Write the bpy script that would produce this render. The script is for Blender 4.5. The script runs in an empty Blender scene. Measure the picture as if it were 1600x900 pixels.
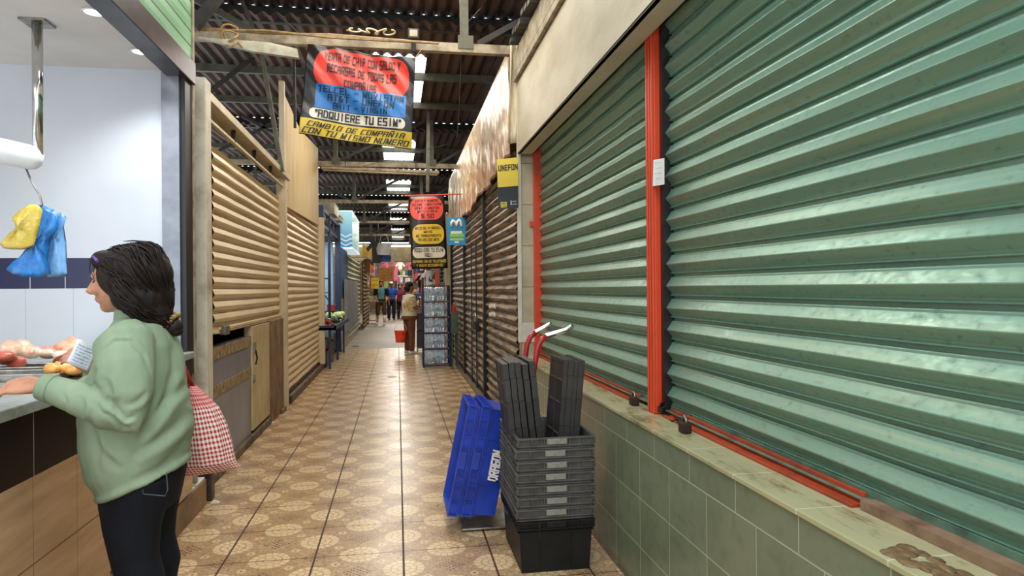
import bpy, bmesh, math, random
from mathutils import Vector, Matrix, noise as mnoise
random.seed(7)
PI = math.pi
C = bpy.context.scene.collection
sc = bpy.context.scene
# ------------------------------------------------------------------ camera
CAMH = 1.42; F = 1070.0; TH = math.atan(179/1070.0); RO = 0.008
FW = Vector((math.sin(TH), math.cos(TH), 0)); R0 = Vector((math.cos(TH), -math.sin(TH), 0)); U0 = Vector((0, 0, 1))
RI = (R0*math.cos(RO) - U0*math.sin(RO)); UP = (U0*math.cos(RO) + R0*math.sin(RO)); CP = Vector((0, 0, CAMH))
cam_d = bpy.data.cameras.new('camera'); cam = bpy.data.objects.new('camera', cam_d); C.objects.link(cam)
cam_d.sensor_width = 36; cam_d.lens = F/1600*36; cam_d.clip_start = 0.05; cam_d.clip_end = 300
cam.matrix_world = Matrix(((RI.x, UP.x, -FW.x, CP.x), (RI.y, UP.y, -FW.y, CP.y), (RI.z, UP.z, -FW.z, CP.z), (0, 0, 0, 1)))
sc.camera = cam
def ray(x, y): return FW + RI*((x-800)/F) + UP*((450-y)/F)
def aX(x, y, X): d = ray(x, y); return CP + d*(X/d.x)
def aY(x, y, Y): d = ray(x, y); return CP + d*(Y/d.y)
def aZ(x, y, Z): d = ray(x, y); return CP + d*((Z-CAMH)/d.z)
# ------------------------------------------------------------------ world, lights, exposure
sc.view_settings.view_transform = 'Standard'; sc.view_settings.look = 'None'
sc.view_settings.gamma = 1.0; sc.view_settings.use_curve_mapping = False; sc.view_settings.exposure = 0.30
w = bpy.data.worlds.new('world'); sc.world = w; w.use_nodes = True
bg = w.node_tree.nodes['Background']; bg.inputs[0].default_value = (0.86, 0.93, 1.0, 1); bg.inputs[1].default_value = 2.2
def area(name, loc, target, sx, sy, power, col):
    l = bpy.data.lights.new(name, 'AREA'); l.shape = 'RECTANGLE'; l.size = sx; l.size_y = sy; l.energy = power; l.color = col
    o = bpy.data.objects.new(name, l); C.objects.link(o); o.location = loc
    o.rotation_euler = (Vector(target)-Vector(loc)).to_track_quat('-Z', 'Y').to_euler(); return o
area('daylight_entrance', (0.0, 0.4, 4.3), (0.3, 2.2, 0.0), 2.4, 2.0, 60, (0.93, 0.97, 1.0))
for i, (yy, p) in enumerate(((5.6, 60), (10.0, 62), (15.2, 58), (20.4, 60), (25.6, 80), (31, 170), (36.5, 240))):
    area('skylight_daylight', (0.05, yy, 4.25 if i else 4.3), (0.05, yy, 0), 1.6, 2.6, p, (1.0, 0.92, 0.80))
area('blue_stall_fill', (-1.75, 14.4, 2.5), (-1.75, 14.4, 0), .5, 2.5, 26, (.95, .98, 1.0))  # added fill light to brighten the blue stall interior, no fixture there
area('meat_stall_fill', (-2.6, 2.2, 2.70), (-2.3, 2.8, 0.8), 1.2, 2.0, 26, (0.93, 0.97, 1.0))  # added fill light inside the meat stall, besides its two downlights
# ------------------------------------------------------------------ material helpers
def lin(c):
    if isinstance(c, str):
        c = c.lstrip('#'); c = [int(c[i:i+2], 16)/255 for i in (0, 2, 4)]
    return tuple((v/12.92 if v <= 0.04045 else ((v+0.055)/1.055)**2.4) for v in c)+(1.0,)
class S:
    def __init__(s, t, k): s.t = t; s.k = k
    def op(s, o, *a):
        n = s.t.nodes.new('ShaderNodeMath'); n.operation = o
        for i, x in enumerate((s,)+a):
            if isinstance(x, S): s.t.links.new(x.k, n.inputs[i])
            else: n.inputs[i].default_value = x
        return S(s.t, n.outputs[0])
    def __add__(s, o): return s.op('ADD', o)
    def __sub__(s, o): return s.op('SUBTRACT', o)
    def __mul__(s, o): return s.op('MULTIPLY', o)
    def __truediv__(s, o): return s.op('DIVIDE', o)
    def __lt__(s, o): return s.op('LESS_THAN', o)
    def __gt__(s, o): return s.op('GREATER_THAN', o)
    def abs(s): return s.op('ABSOLUTE')
    def fr(s): return s.op('FRACT')
    def fl(s): return s.op('FLOOR')
    def sin(s): return s.op('SINE')
    def mx(s, o): return s.op('MAXIMUM', o)
    def mn(s, o): return s.op('MINIMUM', o)
    def sq(s): return s.op('SQRT')
    def at2(s, o): return s.op('ARCTAN2', o)
    def pw(s, o): return s.op('POWER', o)
class Mt:
    def __init__(m, name, rough=0.6, metal=0.0, coat=0.0, spec=0.5):
        m.m = bpy.data.materials.new(name); m.m.use_nodes = True; m.t = m.m.node_tree
        m.b = m.t.nodes['Principled BSDF']; m.b.inputs['Roughness'].default_value = rough; m.b.inputs['Metallic'].default_value = metal
        m.b.inputs['Coat Weight'].default_value = coat; m.b.inputs['Specular IOR Level'].default_value = spec
        tc = m.t.nodes.new('ShaderNodeTexCoord'); m.oc = tc.outputs['Object']; m.uvc = tc.outputs['UV']
        sp = m.t.nodes.new('ShaderNodeSeparateXYZ'); m.t.links.new(m.oc, sp.inputs[0])
        m.X, m.Y, m.Z = [S(m.t, sp.outputs[i]) for i in range(3)]
    def uv(m):
        sp = m.t.nodes.new('ShaderNodeSeparateXYZ'); m.t.links.new(m.uvc, sp.inputs[0]); return S(m.t, sp.outputs[0]), S(m.t, sp.outputs[1])
    def noise(m, scale, stretch=(1, 1, 1), detail=4, rough=0.6, vec=None):
        mp = m.t.nodes.new('ShaderNodeMapping'); mp.inputs['Scale'].default_value = stretch; m.t.links.new(vec or m.oc, mp.inputs[0])
        n = m.t.nodes.new('ShaderNodeTexNoise'); n.inputs['Scale'].default_value = scale; n.inputs['Detail'].default_value = detail; n.inputs['Roughness'].default_value = rough
        m.t.links.new(mp.outputs[0], n.inputs['Vector']); return S(m.t, n.outputs[0])
    def ramp(m, s, a, b):
        n = m.t.nodes.new('ShaderNodeMapRange'); n.inputs[1].default_value = a; n.inputs[2].default_value = b; m.t.links.new(s.k, n.inputs[0]); return S(m.t, n.outputs[0])
    def mix(m, f, a, b):
        n = m.t.nodes.new('ShaderNodeMix'); n.data_type = 'RGBA'
        if isinstance(f, S): m.t.links.new(f.k, n.inputs[0])
        else: n.inputs[0].default_value = f
        for i, x in ((6, a), (7, b)):
            if isinstance(x, S): m.t.links.new(x.k, n.inputs[i])
            else: n.inputs[i].default_value = lin(x)
        return S(m.t, n.outputs[2])
    def col(m, c):
        if isinstance(c, S): m.t.links.new(c.k, m.b.inputs['Base Color'])
        else: m.b.inputs['Base Color'].default_value = lin(c)
        return m
    def rgh(m, s): m.t.links.new(s.k, m.b.inputs['Roughness'])
    def bump(m, s, strength=0.3, dist=0.01):
        n = m.t.nodes.new('ShaderNodeBump'); n.inputs['Strength'].default_value = strength; n.inputs['Distance'].default_value = dist
        m.t.links.new(s.k, n.inputs['Height']); m.t.links.new(n.outputs[0], m.b.inputs['Normal'])
_mc = {}
def paint(name, c1, c2=None, scale=6, lo=0.4, hi=0.7, rough=0.5, metal=0.0, bump=0.0, stretch=(1, 1, 1), coat=0.0, spec=0.5):
    if name in _mc: return _mc[name]
    m = Mt(name, rough, metal, coat, spec)
    if c2 is None: c2 = tuple(max(0, v*0.8) for v in [int(c1[i:i+2], 16)/255 for i in (1, 3, 5)])
    n = m.noise(scale, stretch); f = m.ramp(n, lo, hi); m.col(m.mix(f, c1, c2))
    if bump: m.bump(n, bump, 0.01)
    _mc[name] = m.m; return m.m
def emis(name, c, strength):
    if name in _mc: return _mc[name]
    m = Mt(name); m.col(c); m.b.inputs['Emission Color'].default_value = lin(c); m.b.inputs['Emission Strength'].default_value = strength
    _mc[name] = m.m; return m.m
# ------------------------------------------------------------------ mesh builder
class B:
    def __init__(s): s.bm = bmesh.new(); s.M = Matrix(); s.mi = 0
    def v(s, p): return s.bm.verts.new(s.M @ Vector(p))
    def f(s, vs):
        try: f = s.bm.faces.new(vs); f.material_index = s.mi; return f
        except ValueError: return None
    def box(s, x0, y0, z0, x1, y1, z1):
        if x0 > x1: x0, x1 = x1, x0
        if y0 > y1: y0, y1 = y1, y0
        if z0 > z1: z0, z1 = z1, z0
        v = [s.v(p) for p in ((x0, y0, z0), (x1, y0, z0), (x1, y1, z0), (x0, y1, z0), (x0, y0, z1), (x1, y0, z1), (x1, y1, z1), (x0, y1, z1))]
        for q in ((0, 3, 2, 1), (4, 5, 6, 7), (0, 1, 5, 4), (1, 2, 6, 5), (2, 3, 7, 6), (3, 0, 4, 7)): s.f([v[i] for i in q])
        return s
    def bar(s, a, b, wd, hg, up=(0, 0, 1)):
        a = Vector(a); b = Vector(b); d = (b-a).normalized(); u = Vector(up)
        if abs(d.dot(u)) > 0.98: u = Vector((0, 1, 0))
        r = d.cross(u).normalized(); u = r.cross(d)
        v = [s.v(p+r*sx*wd/2+u*sz*hg/2) for p in (a, b) for sx, sz in ((-1, -1), (1, -1), (1, 1), (-1, 1))]
        for q in ((3, 2, 1, 0), (4, 5, 6, 7), (0, 1, 5, 4), (1, 2, 6, 5), (2, 3, 7, 6), (3, 0, 4, 7)): s.f([v[i] for i in q])
        return s
    def rings(s, rings, cap=True):
        vr = [[s.v(p) for p in r] for r in rings]; n = len(vr[0])
        for a, b in zip(vr, vr[1:]):
            for i in range(n): s.f((a[i], a[(i+1) % n], b[(i+1) % n], b[i]))
        if cap: s.f(vr[0][::-1]); s.f(vr[-1])
        return s
    def loft(s, secs, n=20, cap=True):          # secs: (centre, half-axis a, half-axis b)
        return s.rings([[Vector(c)+Vector(a)*math.cos(2*PI*i/n)+Vector(b)*math.sin(2*PI*i/n) for i in range(n)] for c, a, b in secs], cap)
    def tube(s, pts, r, n=8, cap=True, round_ends=False):
        pts = [Vector(p) for p in pts]; rs = r if isinstance(r, (list, tuple)) else [r]*len(pts)
        if round_ends:
            d0 = (pts[0]-pts[1]).normalized(); d1 = (pts[-1]-pts[-2]).normalized()
            pts = [pts[0]+d0*rs[0]*0.85]+[pts[0]+d0*rs[0]*0.5]+pts+[pts[-1]+d1*rs[-1]*0.5]+[pts[-1]+d1*rs[-1]*0.85]
            rs = [rs[0]*0.45, rs[0]*0.85]+list(rs)+[rs[-1]*0.85, rs[-1]*0.45]
        rings = []; u = None
        for i, p in enumerate(pts):
            d = (pts[min(i+1, len(pts)-1)]-pts[max(i-1, 0)]).normalized()
            if u is None: u = Vector((0, 0, 1)) if abs(d.z) < 0.9 else Vector((1, 0, 0))
            u = (u-d*u.dot(d)).normalized(); w_ = d.cross(u)
            rings.append([p+(u*math.cos(2*PI*k/n)+w_*math.sin(2*PI*k/n))*rs[i] for k in range(n)])
        return s.rings(rings, cap)
    def ell(s, c, rx, ry, rz, n=16, m=10, rot=None):
        c = Vector(c); rot = rot or Matrix.Identity(3)
        top = s.v(c+rot@Vector((0, 0, rz))); bot = s.v(c-rot@Vector((0, 0, rz))); R = []
        for j in range(1, m):
            t = PI*j/m; R.append([s.v(c+rot@Vector((rx*math.sin(t)*math.cos(2*PI*i/n), ry*math.sin(t)*math.sin(2*PI*i/n), rz*math.cos(t)))) for i in range(n)])
        for i in range(n):
            s.f((top, R[0][i], R[0][(i+1) % n])); s.f((bot, R[-1][(i+1) % n], R[-1][i]))
            for a, b in zip(R, R[1:]): s.f((a[i], b[i], b[(i+1) % n], a[(i+1) % n]))
        return s
    def lathe(s, prof, n=24, cap=True):          # prof (r, z) about local z
        return s.rings([[Vector((r*math.cos(2*PI*i/n), r*math.sin(2*PI*i/n), z)) for i in range(n)] for r, z in prof], cap)
    def prism(s, prof, fn0, fn1, closed=True):
        a = [s.v(fn0(*p)) for p in prof]; b = [s.v(fn1(*p)) for p in prof]; n = len(prof)
        for i in range(n if closed else n-1): s.f((a[i], a[(i+1) % n], b[(i+1) % n], b[i]))
        if closed: s.f(a[::-1]); s.f(b)
        return s
    def grid(s, fn, nu, nv, uv=True):
        V = [[s.v(fn(i/nu, j/nv)) for i in range(nu+1)] for j in range(nv+1)]
        L = s.bm.loops.layers.uv.verify() if uv else None
        for j in range(nv):
            for i in range(nu):
                f = s.f((V[j][i], V[j][i+1], V[j+1][i+1], V[j+1][i]))
                if f and uv:
                    for l, (a, b) in zip(f.loops, ((i, j), (i+1, j), (i+1, j+1), (i, j+1))): l[L].uv = (a/nu, b/nv)
        return s
WM = {}
def tag(o, label=None, cat=None, group=None, kind=None):
    if label: o['label'] = label
    if cat: o['category'] = cat
    if group: o['group'] = group
    if kind: o['kind'] = kind
    return o
def thing(name, label, cat, loc=(0, 0, 0), rotz=0, group=None):
    o = bpy.data.objects.new(name, None); C.objects.link(o); o.empty_display_size = 0.1
    o.location = loc; o.rotation_euler = (0, 0, rotz); WM[o.name] = Matrix.Translation(Vector(loc)) @ Matrix.Rotation(rotz, 4, 'Z')
    return tag(o, label, cat, group)
def put(b, name, mats, parent=None, origin=None, smooth=False, bevel=0, solid=0, remesh=0, sm=0, label=None, recalc=True):
    """link the builder's mesh (world coordinates) as one object; origin for top-level meshes"""
    if recalc and not solid: bmesh.ops.recalc_face_normals(b.bm, faces=b.bm.faces)
    me = bpy.data.meshes.new(name); 
    Mw = WM[parent.name] if parent else Matrix.Translation(Vector(origin or (0, 0, 0)))
    b.bm.transform(Mw.inverted()); b.bm.to_mesh(me); b.bm.free()
    for m in (mats if isinstance(mats, (list, tuple)) else [mats]): me.materials.append(m)
    if smooth: me.polygons.foreach_set('use_smooth', [True]*len(me.polygons))
    o = bpy.data.objects.new(name, me); C.objects.link(o)
    if parent: o.parent = parent
    elif origin: o.location = origin
    WM[o.name] = Mw
    if remesh:
        r = o.modifiers.new('r', 'REMESH'); r.mode = 'VOXEL'; r.voxel_size = remesh; r.use_smooth_shade = True
    if sm:
        q = o.modifiers.new('s', 'SMOOTH'); q.iterations = sm; q.factor = 0.5
    if bevel:
        q = o.modifiers.new('b', 'BEVEL'); q.width = bevel; q.segments = 2; q.limit_method = 'ANGLE'
    if solid:
        q = o.modifiers.new('t', 'SOLIDIFY'); q.thickness = solid; q.offset = 0
    if label: o['label'] = label
    return o
def dup(root, loc=None, rot=None, label=None, group=None, scale=None):
    def cp(o, par):
        c = o.copy(); C.objects.link(c); c.parent = par
        for ch in [k for k in bpy.data.objects if k.parent == o]: cp(ch, c)
        return c
    r = cp(root, None)
    if loc is not None: r.location = loc
    if rot is not None: r.rotation_euler = rot
    if scale is not None: r.scale = scale
    if label: r['label'] = label
    if group: r['group'] = group
    return r
GL = {'A': '00 04 24 20|02 22', 'B': '00 04 a4 2b 2c a2 02|a2 2d 2e a0 00', 'C': '24 04 00 20', 'D': '00 04 94 2f 2g 90 00', 'E': '24 04 00 20|02 a2', 'F': '24 04 00|02 a2', 'G': '24 04 00 20 22 12',
 'H': '00 04|20 24|02 22', 'I': '10 14', 'J': '24 20 00 01', 'K': '00 04|24 02 20', 'L': '04 00 20', 'M': '00 04 1e 24 20', 'N': '00 04 20 24', 'O': '00 04 24 20 00', 'P': '00 04 24 22 02', 'Q': '00 04 24 20 00|11 20', 'R': '00 04 24 22 02|12 20',
 'S': '24 04 02 22 20 00', 'T': '04 24|14 10', 'U': '04 00 20 24', 'V': '04 10 24', 'W': '04 00 1h 20 24', 'X': '04 20|24 00', 'Y': '04 12 24|12 10', 'Z': '04 24 00 20', '0': '00 04 24 20 00', '1': '03 14 10', '2': '04 24 22 02 00 20',
 '3': '04 24 20 00|02 22', '4': '04 02 22|24 20', '5': '24 04 02 22 20 00', '6': '24 04 00 20 22 02', '7': '04 24 10', '8': '00 04 24 20 00|02 22', '9': '22 02 04 24 20 00', '-': '02 22', '&': '20 03 04 14 13 01 00 10 22', '$': '24 04 02 22 20 00|14 10'}
GV = {'i': 1.2, 'a': 1.7, 'b': 3.7, 'c': 2.3, 'd': 1.7, 'e': .3, 'f': 3.4, 'g': .6, 'h': 2.2, '9': 1.4}
OFFS = {'hanging_banner': .009, 'storage_crate.009': .002}
def text(body, rect, Fn, mat, parent, name='lettering', shear=0.0, weight=0.0, fit=True):
    """block lettering laid into rect (u0,v0,u1,v1), v downward, on surface Fn(u,v,offset)"""
    th = .5+weight*25; segs = []; x = 0.0
    def cv(c): return GV[c] if c in GV else float(c)
    for ch in body:
        c = 'N' if ch == '\u00d1' else ch
        if c in '\u201c\u201d':
            segs += [((x+.1, 3.9), (x+.1, 3.0)), ((x+.9, 3.9), (x+.9, 3.0))]; x += 1.9; continue
        if c in GL:
            for pl in GL[c].split('|'):
                pts = [(x+cv(q[0]), cv(q[1])) for q in pl.split()]; segs += list(zip(pts, pts[1:]))
            if ch == '\u00d1': segs.append(((x+.3, 4.9), (x+1.7, 4.9)))
            x += 3.15
        else: x += 2.0
    if not segs: return None
    x -= 1.15; hy = 5.2 if '\u00d1' in body else 4.3; u0, v0, u1, v1 = rect; b = B(); Mi = WM[parent.name].inverted() if parent else Matrix(); b.M = Mi
    def mp(px, py, e=0.0): px += shear*py; return Fn(u0+(px+.3)/(x+.6+shear*4)*(u1-u0), v1-(py+.25)/(hy+.2)*(v1-v0), OFFS.get(parent.name if parent else '', .004)+e)
    for si_, ((ax, ay), (bx, by)) in enumerate(segs):
        d = math.hypot(bx-ax, by-ay) or 1; dx, dy = (bx-ax)/d*th/2, (by-ay)/d*th/2; ax -= dx; ay -= dy; bx += dx; by += dy; N = 4
        for j in range(N):
            px, py, qx, qy = lerp(ax, bx, j/N), lerp(ay, by, j/N), lerp(ax, bx, (j+1)/N), lerp(ay, by, (j+1)/N)
            b.f([b.v(mp(*q, (si_ % 5)*.0004)) for q in ((px+dy, py-dx), (qx+dy, qy-dx), (qx-dy, qy+dx), (px-dy, py+dx))])
    me = bpy.data.meshes.new(name); b.bm.to_mesh(me); b.bm.free(); me.materials.append(mat)
    ob = bpy.data.objects.new(name, me); C.objects.link(ob)
    if parent: ob.parent = parent
    WM[ob.name] = WM[parent.name] if parent else Matrix(); return ob
def lerp(a, b, t): return a+(b-a)*t
def quadF(tl, tr, br, bl, disp=None, nrm=(0, -1, 0)):
    tl, tr, br, bl = map(Vector, (tl, tr, br, bl)); n = Vector(nrm)
    def fn(u, v, off=0.0):
        p = tl.lerp(tr, u).lerp(bl.lerp(br, u), v); return p+n*(off+(disp(u, v) if disp else 0))
    return fn
def rrect(m, u, v, u0, v0, u1, v1, r, asp):
    """1 inside a rounded rectangle; u scaled by asp so that r is round (units of v)"""
    cx, cy, hx, hy = (u0+u1)/2*asp, (v0+v1)/2, (u1-u0)/2*asp-r, (v1-v0)/2-r
    dx = ((u*asp-cx).abs()-hx).mx(0.0); dy = ((v-cy).abs()-hy).mx(0.0)
    return (dx*dx+dy*dy).sq() < r
# ------------------------------------------------------------------ common materials
M_cream = paint('cream_painted_steel', '#cdbb98', '#b39c74', 9, 0.45, 0.75, 0.45, stretch=(1, 1, .3))
M_creamsh = paint('cream_shutter_paint', '#d6c094', '#b09568', 7, 0.5, 0.8, 0.38, 0.1, stretch=(.3, .15, 2))
M_dark = paint('dark_metal', '#242220', '#15130f', 12, rough=0.5, metal=0.3)
M_black = paint('black_paint', '#101012', '#08080a', 12, rough=0.4)
M_steel = paint('worn_steel', '#a8a59e', '#6f6a62', 14, rough=0.3, metal=0.9)
M_chrome = paint('chrome', '#d8d8d8', '#b8b8b8', 14, rough=0.12, metal=1.0)
M_beam = paint('olive_grey_beam_paint', '#5a5846', '#3c3a2c', 8, 0.4, 0.7, 0.6)
M_beamd = paint('dark_beam_paint', '#35322a', '#1f1d18', 8, 0.4, 0.7, 0.6)
M_beaml = paint('dusty_cream_beam', '#a2947a', '#6b5d45', 9, 0.4, 0.7, 0.6)
M_rust = paint('rusty_iron', '#3a251a', '#1d1510', 30, rough=0.8, metal=0.3)
M_white = paint('white_paint', '#e8e8e6', '#d6d7d8', 3, rough=0.5)
M_skin = paint('skin', '#c08a6c', '#a86f55', 18, rough=0.5)
M_inkb = paint('black_ink', '#14110f', '#0c0a09', 20, rough=0.5)
M_inkw = paint('white_ink', '#ece6da', '#ddd5c6', 20, rough=0.5)
M_inky = paint('yellow_ink', '#e3c23a', '#cdaa28', 20, rough=0.5)
# ------------------------------------------------------------------ floor
jt = aZ(629.3, 816.4, 0.0); TW = 0.463
def mat_floor():
    m = Mt('patterned_floor_tile', 0.32, spec=0.5)
    x = m.X-jt.x; y = m.Y-jt.y; a = TW/2
    u = (x+y)/(2*a); v = (x-y)/(2*a)
    pu = (u.fr()-0.5)*(a*1.4142); pv = (v.fr()-0.5)*(a*1.4142)
    r = (pu*pu+pv*pv).sq(); ang = pu.at2(pv)
    disc = r < 0.104
    sp = ((ang*(8/PI)).fr()-0.5).abs() > 0.42
    sp2 = ((ang*(4/PI)+0.25).fr()-0.5).abs() > 0.44
    rg = ((r-0.066).abs() < 0.0035).mx((r-0.032).abs() < 0.003).mx((sp*(r > 0.066))).mx(sp2*(r < 0.066)*(r > 0.012))
    qu = ((u+0.5).fr()-0.5)*(a*1.4142); qv = ((v+0.5).fr()-0.5)*(a*1.4142)
    # star of small dark diamonds at the tile corners and centres
    xx = (qu+qv).abs()*0.707; yy = (qu-qv).abs()*0.707
    d1 = xx+yy; cellm = ((qu*44+.5).fr()-0.5).abs()+((qv*44+.5).fr()-0.5).abs()
    star = (d1 < 0.085)*(cellm < 0.36)*((xx*yy) < 0.0011)
    # small eyes half way between
    hu = ((u*1).fr()-0.5).abs()-0.5; e1 = (hu*hu+(v.fr()-0.5)*(v.fr()-0.5)).sq()*(a*1.4142)
    hv = ((v*1).fr()-0.5).abs()-0.5; e2 = (hv*hv+(u.fr()-0.5)*(u.fr()-0.5)).sq()*(a*1.4142)
    e = e1.mn(e2); eye = (e < 0.024)*(e > 0.008); eyec = e < 0.006
    n = m.noise(2.3); nf = m.noise(60, detail=2); nd = m.noise(9)
    base = m.mix(m.ramp(n, 0.35, 0.7), '#c2a47d', '#a88660'); base = m.mix(m.ramp(nf, 0.42, 0.62)*0.5, base, '#6e4a2e')
    c = m.mix(disc*0.75, base, '#dcc398'); c = m.mix(disc*rg*0.8, c, '#9c7648')
    lf = ((m.noise(34, detail=3) > .53)*((disc*-1.0)+1.0)); c = m.mix(lf*.35, c, '#8a6542'); c = m.mix(star*0.85, c, '#33251a'); c = m.mix(eye*0.6, c, '#dcc296'); c = m.mix(eyec*0.7, c, '#3a2618')
    c = m.mix(m.ramp(nd, 0.55, 0.8)*0.35, c, '#6e4c30')
    fx = ((x/TW+0.5).fr()-0.5).abs()*TW; fy = ((y/TW+0.5).fr()-0.5).abs()*TW
    jl = fx < 0.0055; jtv = fy < 0.0048
    c = m.mix(jtv*0.85, c, '#4a3018'); c = m.mix(jl, c, '#3e2616')
    m.col(c); m.rgh(m.ramp(n, 0.2, 0.8)*0.16+0.20+jl*0.4); m.bump((fx.mn(0.006))*30+nf*0.05, 0.25, 0.004)
    return m.m
YE = aZ(600, 544, 0).y
b = B(); b.box(-3.6, -2.5, -0.1, 2.2, YE, 0); put(b, 'floor', mat_floor(), recalc=True)['kind'] = 'structure'
m = Mt('worn_concrete', 0.5); n1 = m.noise(1.2); m.col(m.mix(m.ramp(n1, .35, .7), '#8a7d6b', '#695c4c')); m.bump(m.noise(30), .15)
b = B(); b.box(-3.6, YE, -0.1, 2.6, 47, -0.012); put(b, 'floor', m.m)['kind'] = 'structure'
# ------------------------------------------------------------------ roof
mr = Mt('brown_corrugated_roofing', 0.7); nr = mr.noise(3, (1, .3, 1)); mr.col(mr.mix(mr.ramp(nr, .3, .7), '#5f473b', '#33251e')); M_roof = mr.m
M_sky = emis('translucent_skylight', '#fbfdff', 2.6)
RP = 0.145; YK = [2.8+5.2*i for i in range(9)]
def roofz(x, amp=0.024): return amp*math.sin(2*PI*x/RP)
def sheet(x0, x1, y0, y1, z0, z1, name, mat):
    b = B(); n = int((x1-x0)/RP*6); 
    b.grid(lambda u, v: Vector((lerp(x0, x1, u), lerp(y0, y1, v), lerp(z0, z1, v)+roofz(lerp(x0, x1, u)))), n, 2, uv=False)
    return put(b, name, mat, solid=0.006)
wn = 0
for k in range(8):
    y0, y1 = YK[k]-0.25, YK[k+1]; z0, z1 = 4.42, 4.585
    zz = lambda y: lerp(z0, z1, (y-y0)/(y1-y0))
    s0, s1 = y0+1.25, y0+3.9
    sk0, sk1 = -0.29, 0.4
    for (xa, xb, ya, yb) in ((-9, sk0, y0, y1), (sk1, 3.2, y0, y1), (sk0, sk1, y0, s0), (sk0, sk1, s1, y1)):
        sheet(xa, xb, ya, yb, zz(ya), zz(yb), 'ceiling', M_roof)['kind'] = 'structure'
    wn += 1; sheet(sk0, sk1, s0, s1, zz(s0), zz(s1), 'window_%d' % wn, M_sky)['kind'] = 'structure'
for k in range(8):
    y1 = YK[k+1]
    b = B(); b.box(-9, y1-0.05, 4.40, 3.2, y1+0.02, 4.577)
    tag(put(b, 'roof_purlin', M_beamd, origin=(-2.9, y1, 4.4)), 'dark purlin under the lapped end of a roof sheet, slivers of daylight above it', 'beam', 'purlins at the sheet laps')
    for j in range(1, 3):
        yy = YK[k]+j*1.73; b = B(); z = 4.42+0.165*(yy-YK[k]+.25)/5.45
        b.box(-9, yy-0.03, z-0.125, 3.2, yy+0.03, z-0.024)
        tag(put(b, 'roof_purlin', M_beam, origin=(-2.9, yy, z-.12)), 'grey purlin crossing the underside of a roof sheet', 'beam', 'purlins across the middle of the roof bays')
b = B(); b.box(-9.1, 2.5, 0, -9, 47, 4.7); put(b, 'wall_left', M_beamd)['kind'] = 'structure'
b = B(); b.box(3.2, 2.5, 0, 3.3, 47, 4.7); put(b, 'wall_right', M_beamd)['kind'] = 'structure'
me_ = Mt('far_wall_plaster', .8); me_.col(me_.mix(me_.ramp(me_.noise(2), .3, .7), '#b99f74', '#8f7448'))
b = B(); b.box(-9, 46, 0, 3.2, 46.2, 4.2); put(b, 'wall_back', me_.m)['kind'] = 'structure'
# trusses -------------------------------------------------------------
TY = (6.25, 12.3, 17.5, 22.8, 28.2, 34)
nm = ('over the near banner', 'behind the plywood board', 'third from the camera', 'fourth from the camera', 'fifth from the camera', 'farthest from the camera')
for i, ty in enumerate(TY):
    t = thing('roof_truss', 'dusty steel roof truss, the one '+nm[i], 'truss', (0, ty, 3.55), group='steel roof trusses')
    b = B(); b.box(-6, ty-0.035, 3.57, 1.2, ty+0.035, 3.585).box(-6, ty-0.035, 3.585, 1.2, ty-0.028, 3.65).box(1.2, ty-.035, 3.57, 3.1, ty+.035, 3.65)
    put(b, 'bottom_chord', M_beaml, t)
    for x in ((0.62, -3.4) if i == 0 else (0.62, -1.05, -3.4)):
        b = B(); b.bar((x, ty, 3.6), (x, ty, 4.42), 0.075, 0.06); b.box(x-.06, ty-.045, 3.6, x+.08, ty-.036, 3.72); put(b, 'hanger', M_beam, t)
    for (xa, xb) in ((0.75, 2.0), (-1.0, 0.5), (-1.2, -2.6), (-3.2, -1.9), (-3.5, -5)):
        if i == 0 and xa in (-1.0,): continue
        b = B(); b.bar((xa, ty, 3.66), (xb, ty, 4.4), 0.06, 0.05); put(b, 'brace', M_beamd, t)
# diagonal braces and poles seen on the upper left
for (p, q, r, lab) in (((aY(408, 80, 8)), (aY(441, 268, 7.95)), .028, 'weathered light steel strut leaning above the left shutters'),
                       ((aY(378, 0, 7)), (aY(398, 50, 7)), .022, 'short dark strut coming down behind the top left pole'),
                       ((aY(300, 165, 9.5)), (aY(430, 62, 9.5)), .03, 'dark diagonal brace below the upper left roof'),
                       ((aY(303, 42, 5.9)), (aY(352, -20, 5.9)), .05, 'thick dark diagonal brace in the top left corner of the roof'),
                       ((aY(459, 62, 8.3)), (aY(461, 200, 8.3)), .018, 'thin upright rod left of the large hanging banner'),
                       ((aY(670, 90, 11.7)), (aY(668, 300, 11.7)), .035, 'slim green upright bar hanging beside the skylights')):
    b = B(); b.bar(p, q, r*1.6, r*1.6); tag(put(b, 'steel_strut', M_beam if 'light' in lab or 'green' in lab else M_beamd, origin=tuple(p)), lab, 'strut')
p0 = aY(304, 47, 6.0); p1 = aY(650, 66, 6.05)
b = B()
for k in range(3): b.tube([p0+Vector((0, .0, .012*k)), p0.lerp(p1, .3)+Vector((0, .02*k, .03-.006*k)), p0.lerp(p1, .6)+Vector((0, 0, .012*k)), p1+Vector((.1*k, 0, 0))], .011, 6)
tag(put(b, 'wooden_pole', paint('raw_cane', '#9a7d50', '#6e5532', 20), origin=tuple(p0)), 'bundle of thin wooden poles lashed under the roof above the big banner', 'pole')
a0 = aY(310, 60, 5.7); a1 = aY(464, 90, 6.0)
b = B(); prof = [aY(307, 57, 5.75), aY(352, 61, 5.8), aY(420, 66, 5.9), aY(464, 76, 5.95), aY(466, 90, 5.95), aY(395, 80, 5.85)]
b.f([b.v(p) for p in prof]); f_ = list(b.bm.faces); r_ = bmesh.ops.extrude_face_region(b.bm, geom=f_); bmesh.ops.translate(b.bm, vec=(0, .05, 0), verts=[v for v in r_['geom'] if isinstance(v, bmesh.types.BMVert)])
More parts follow.
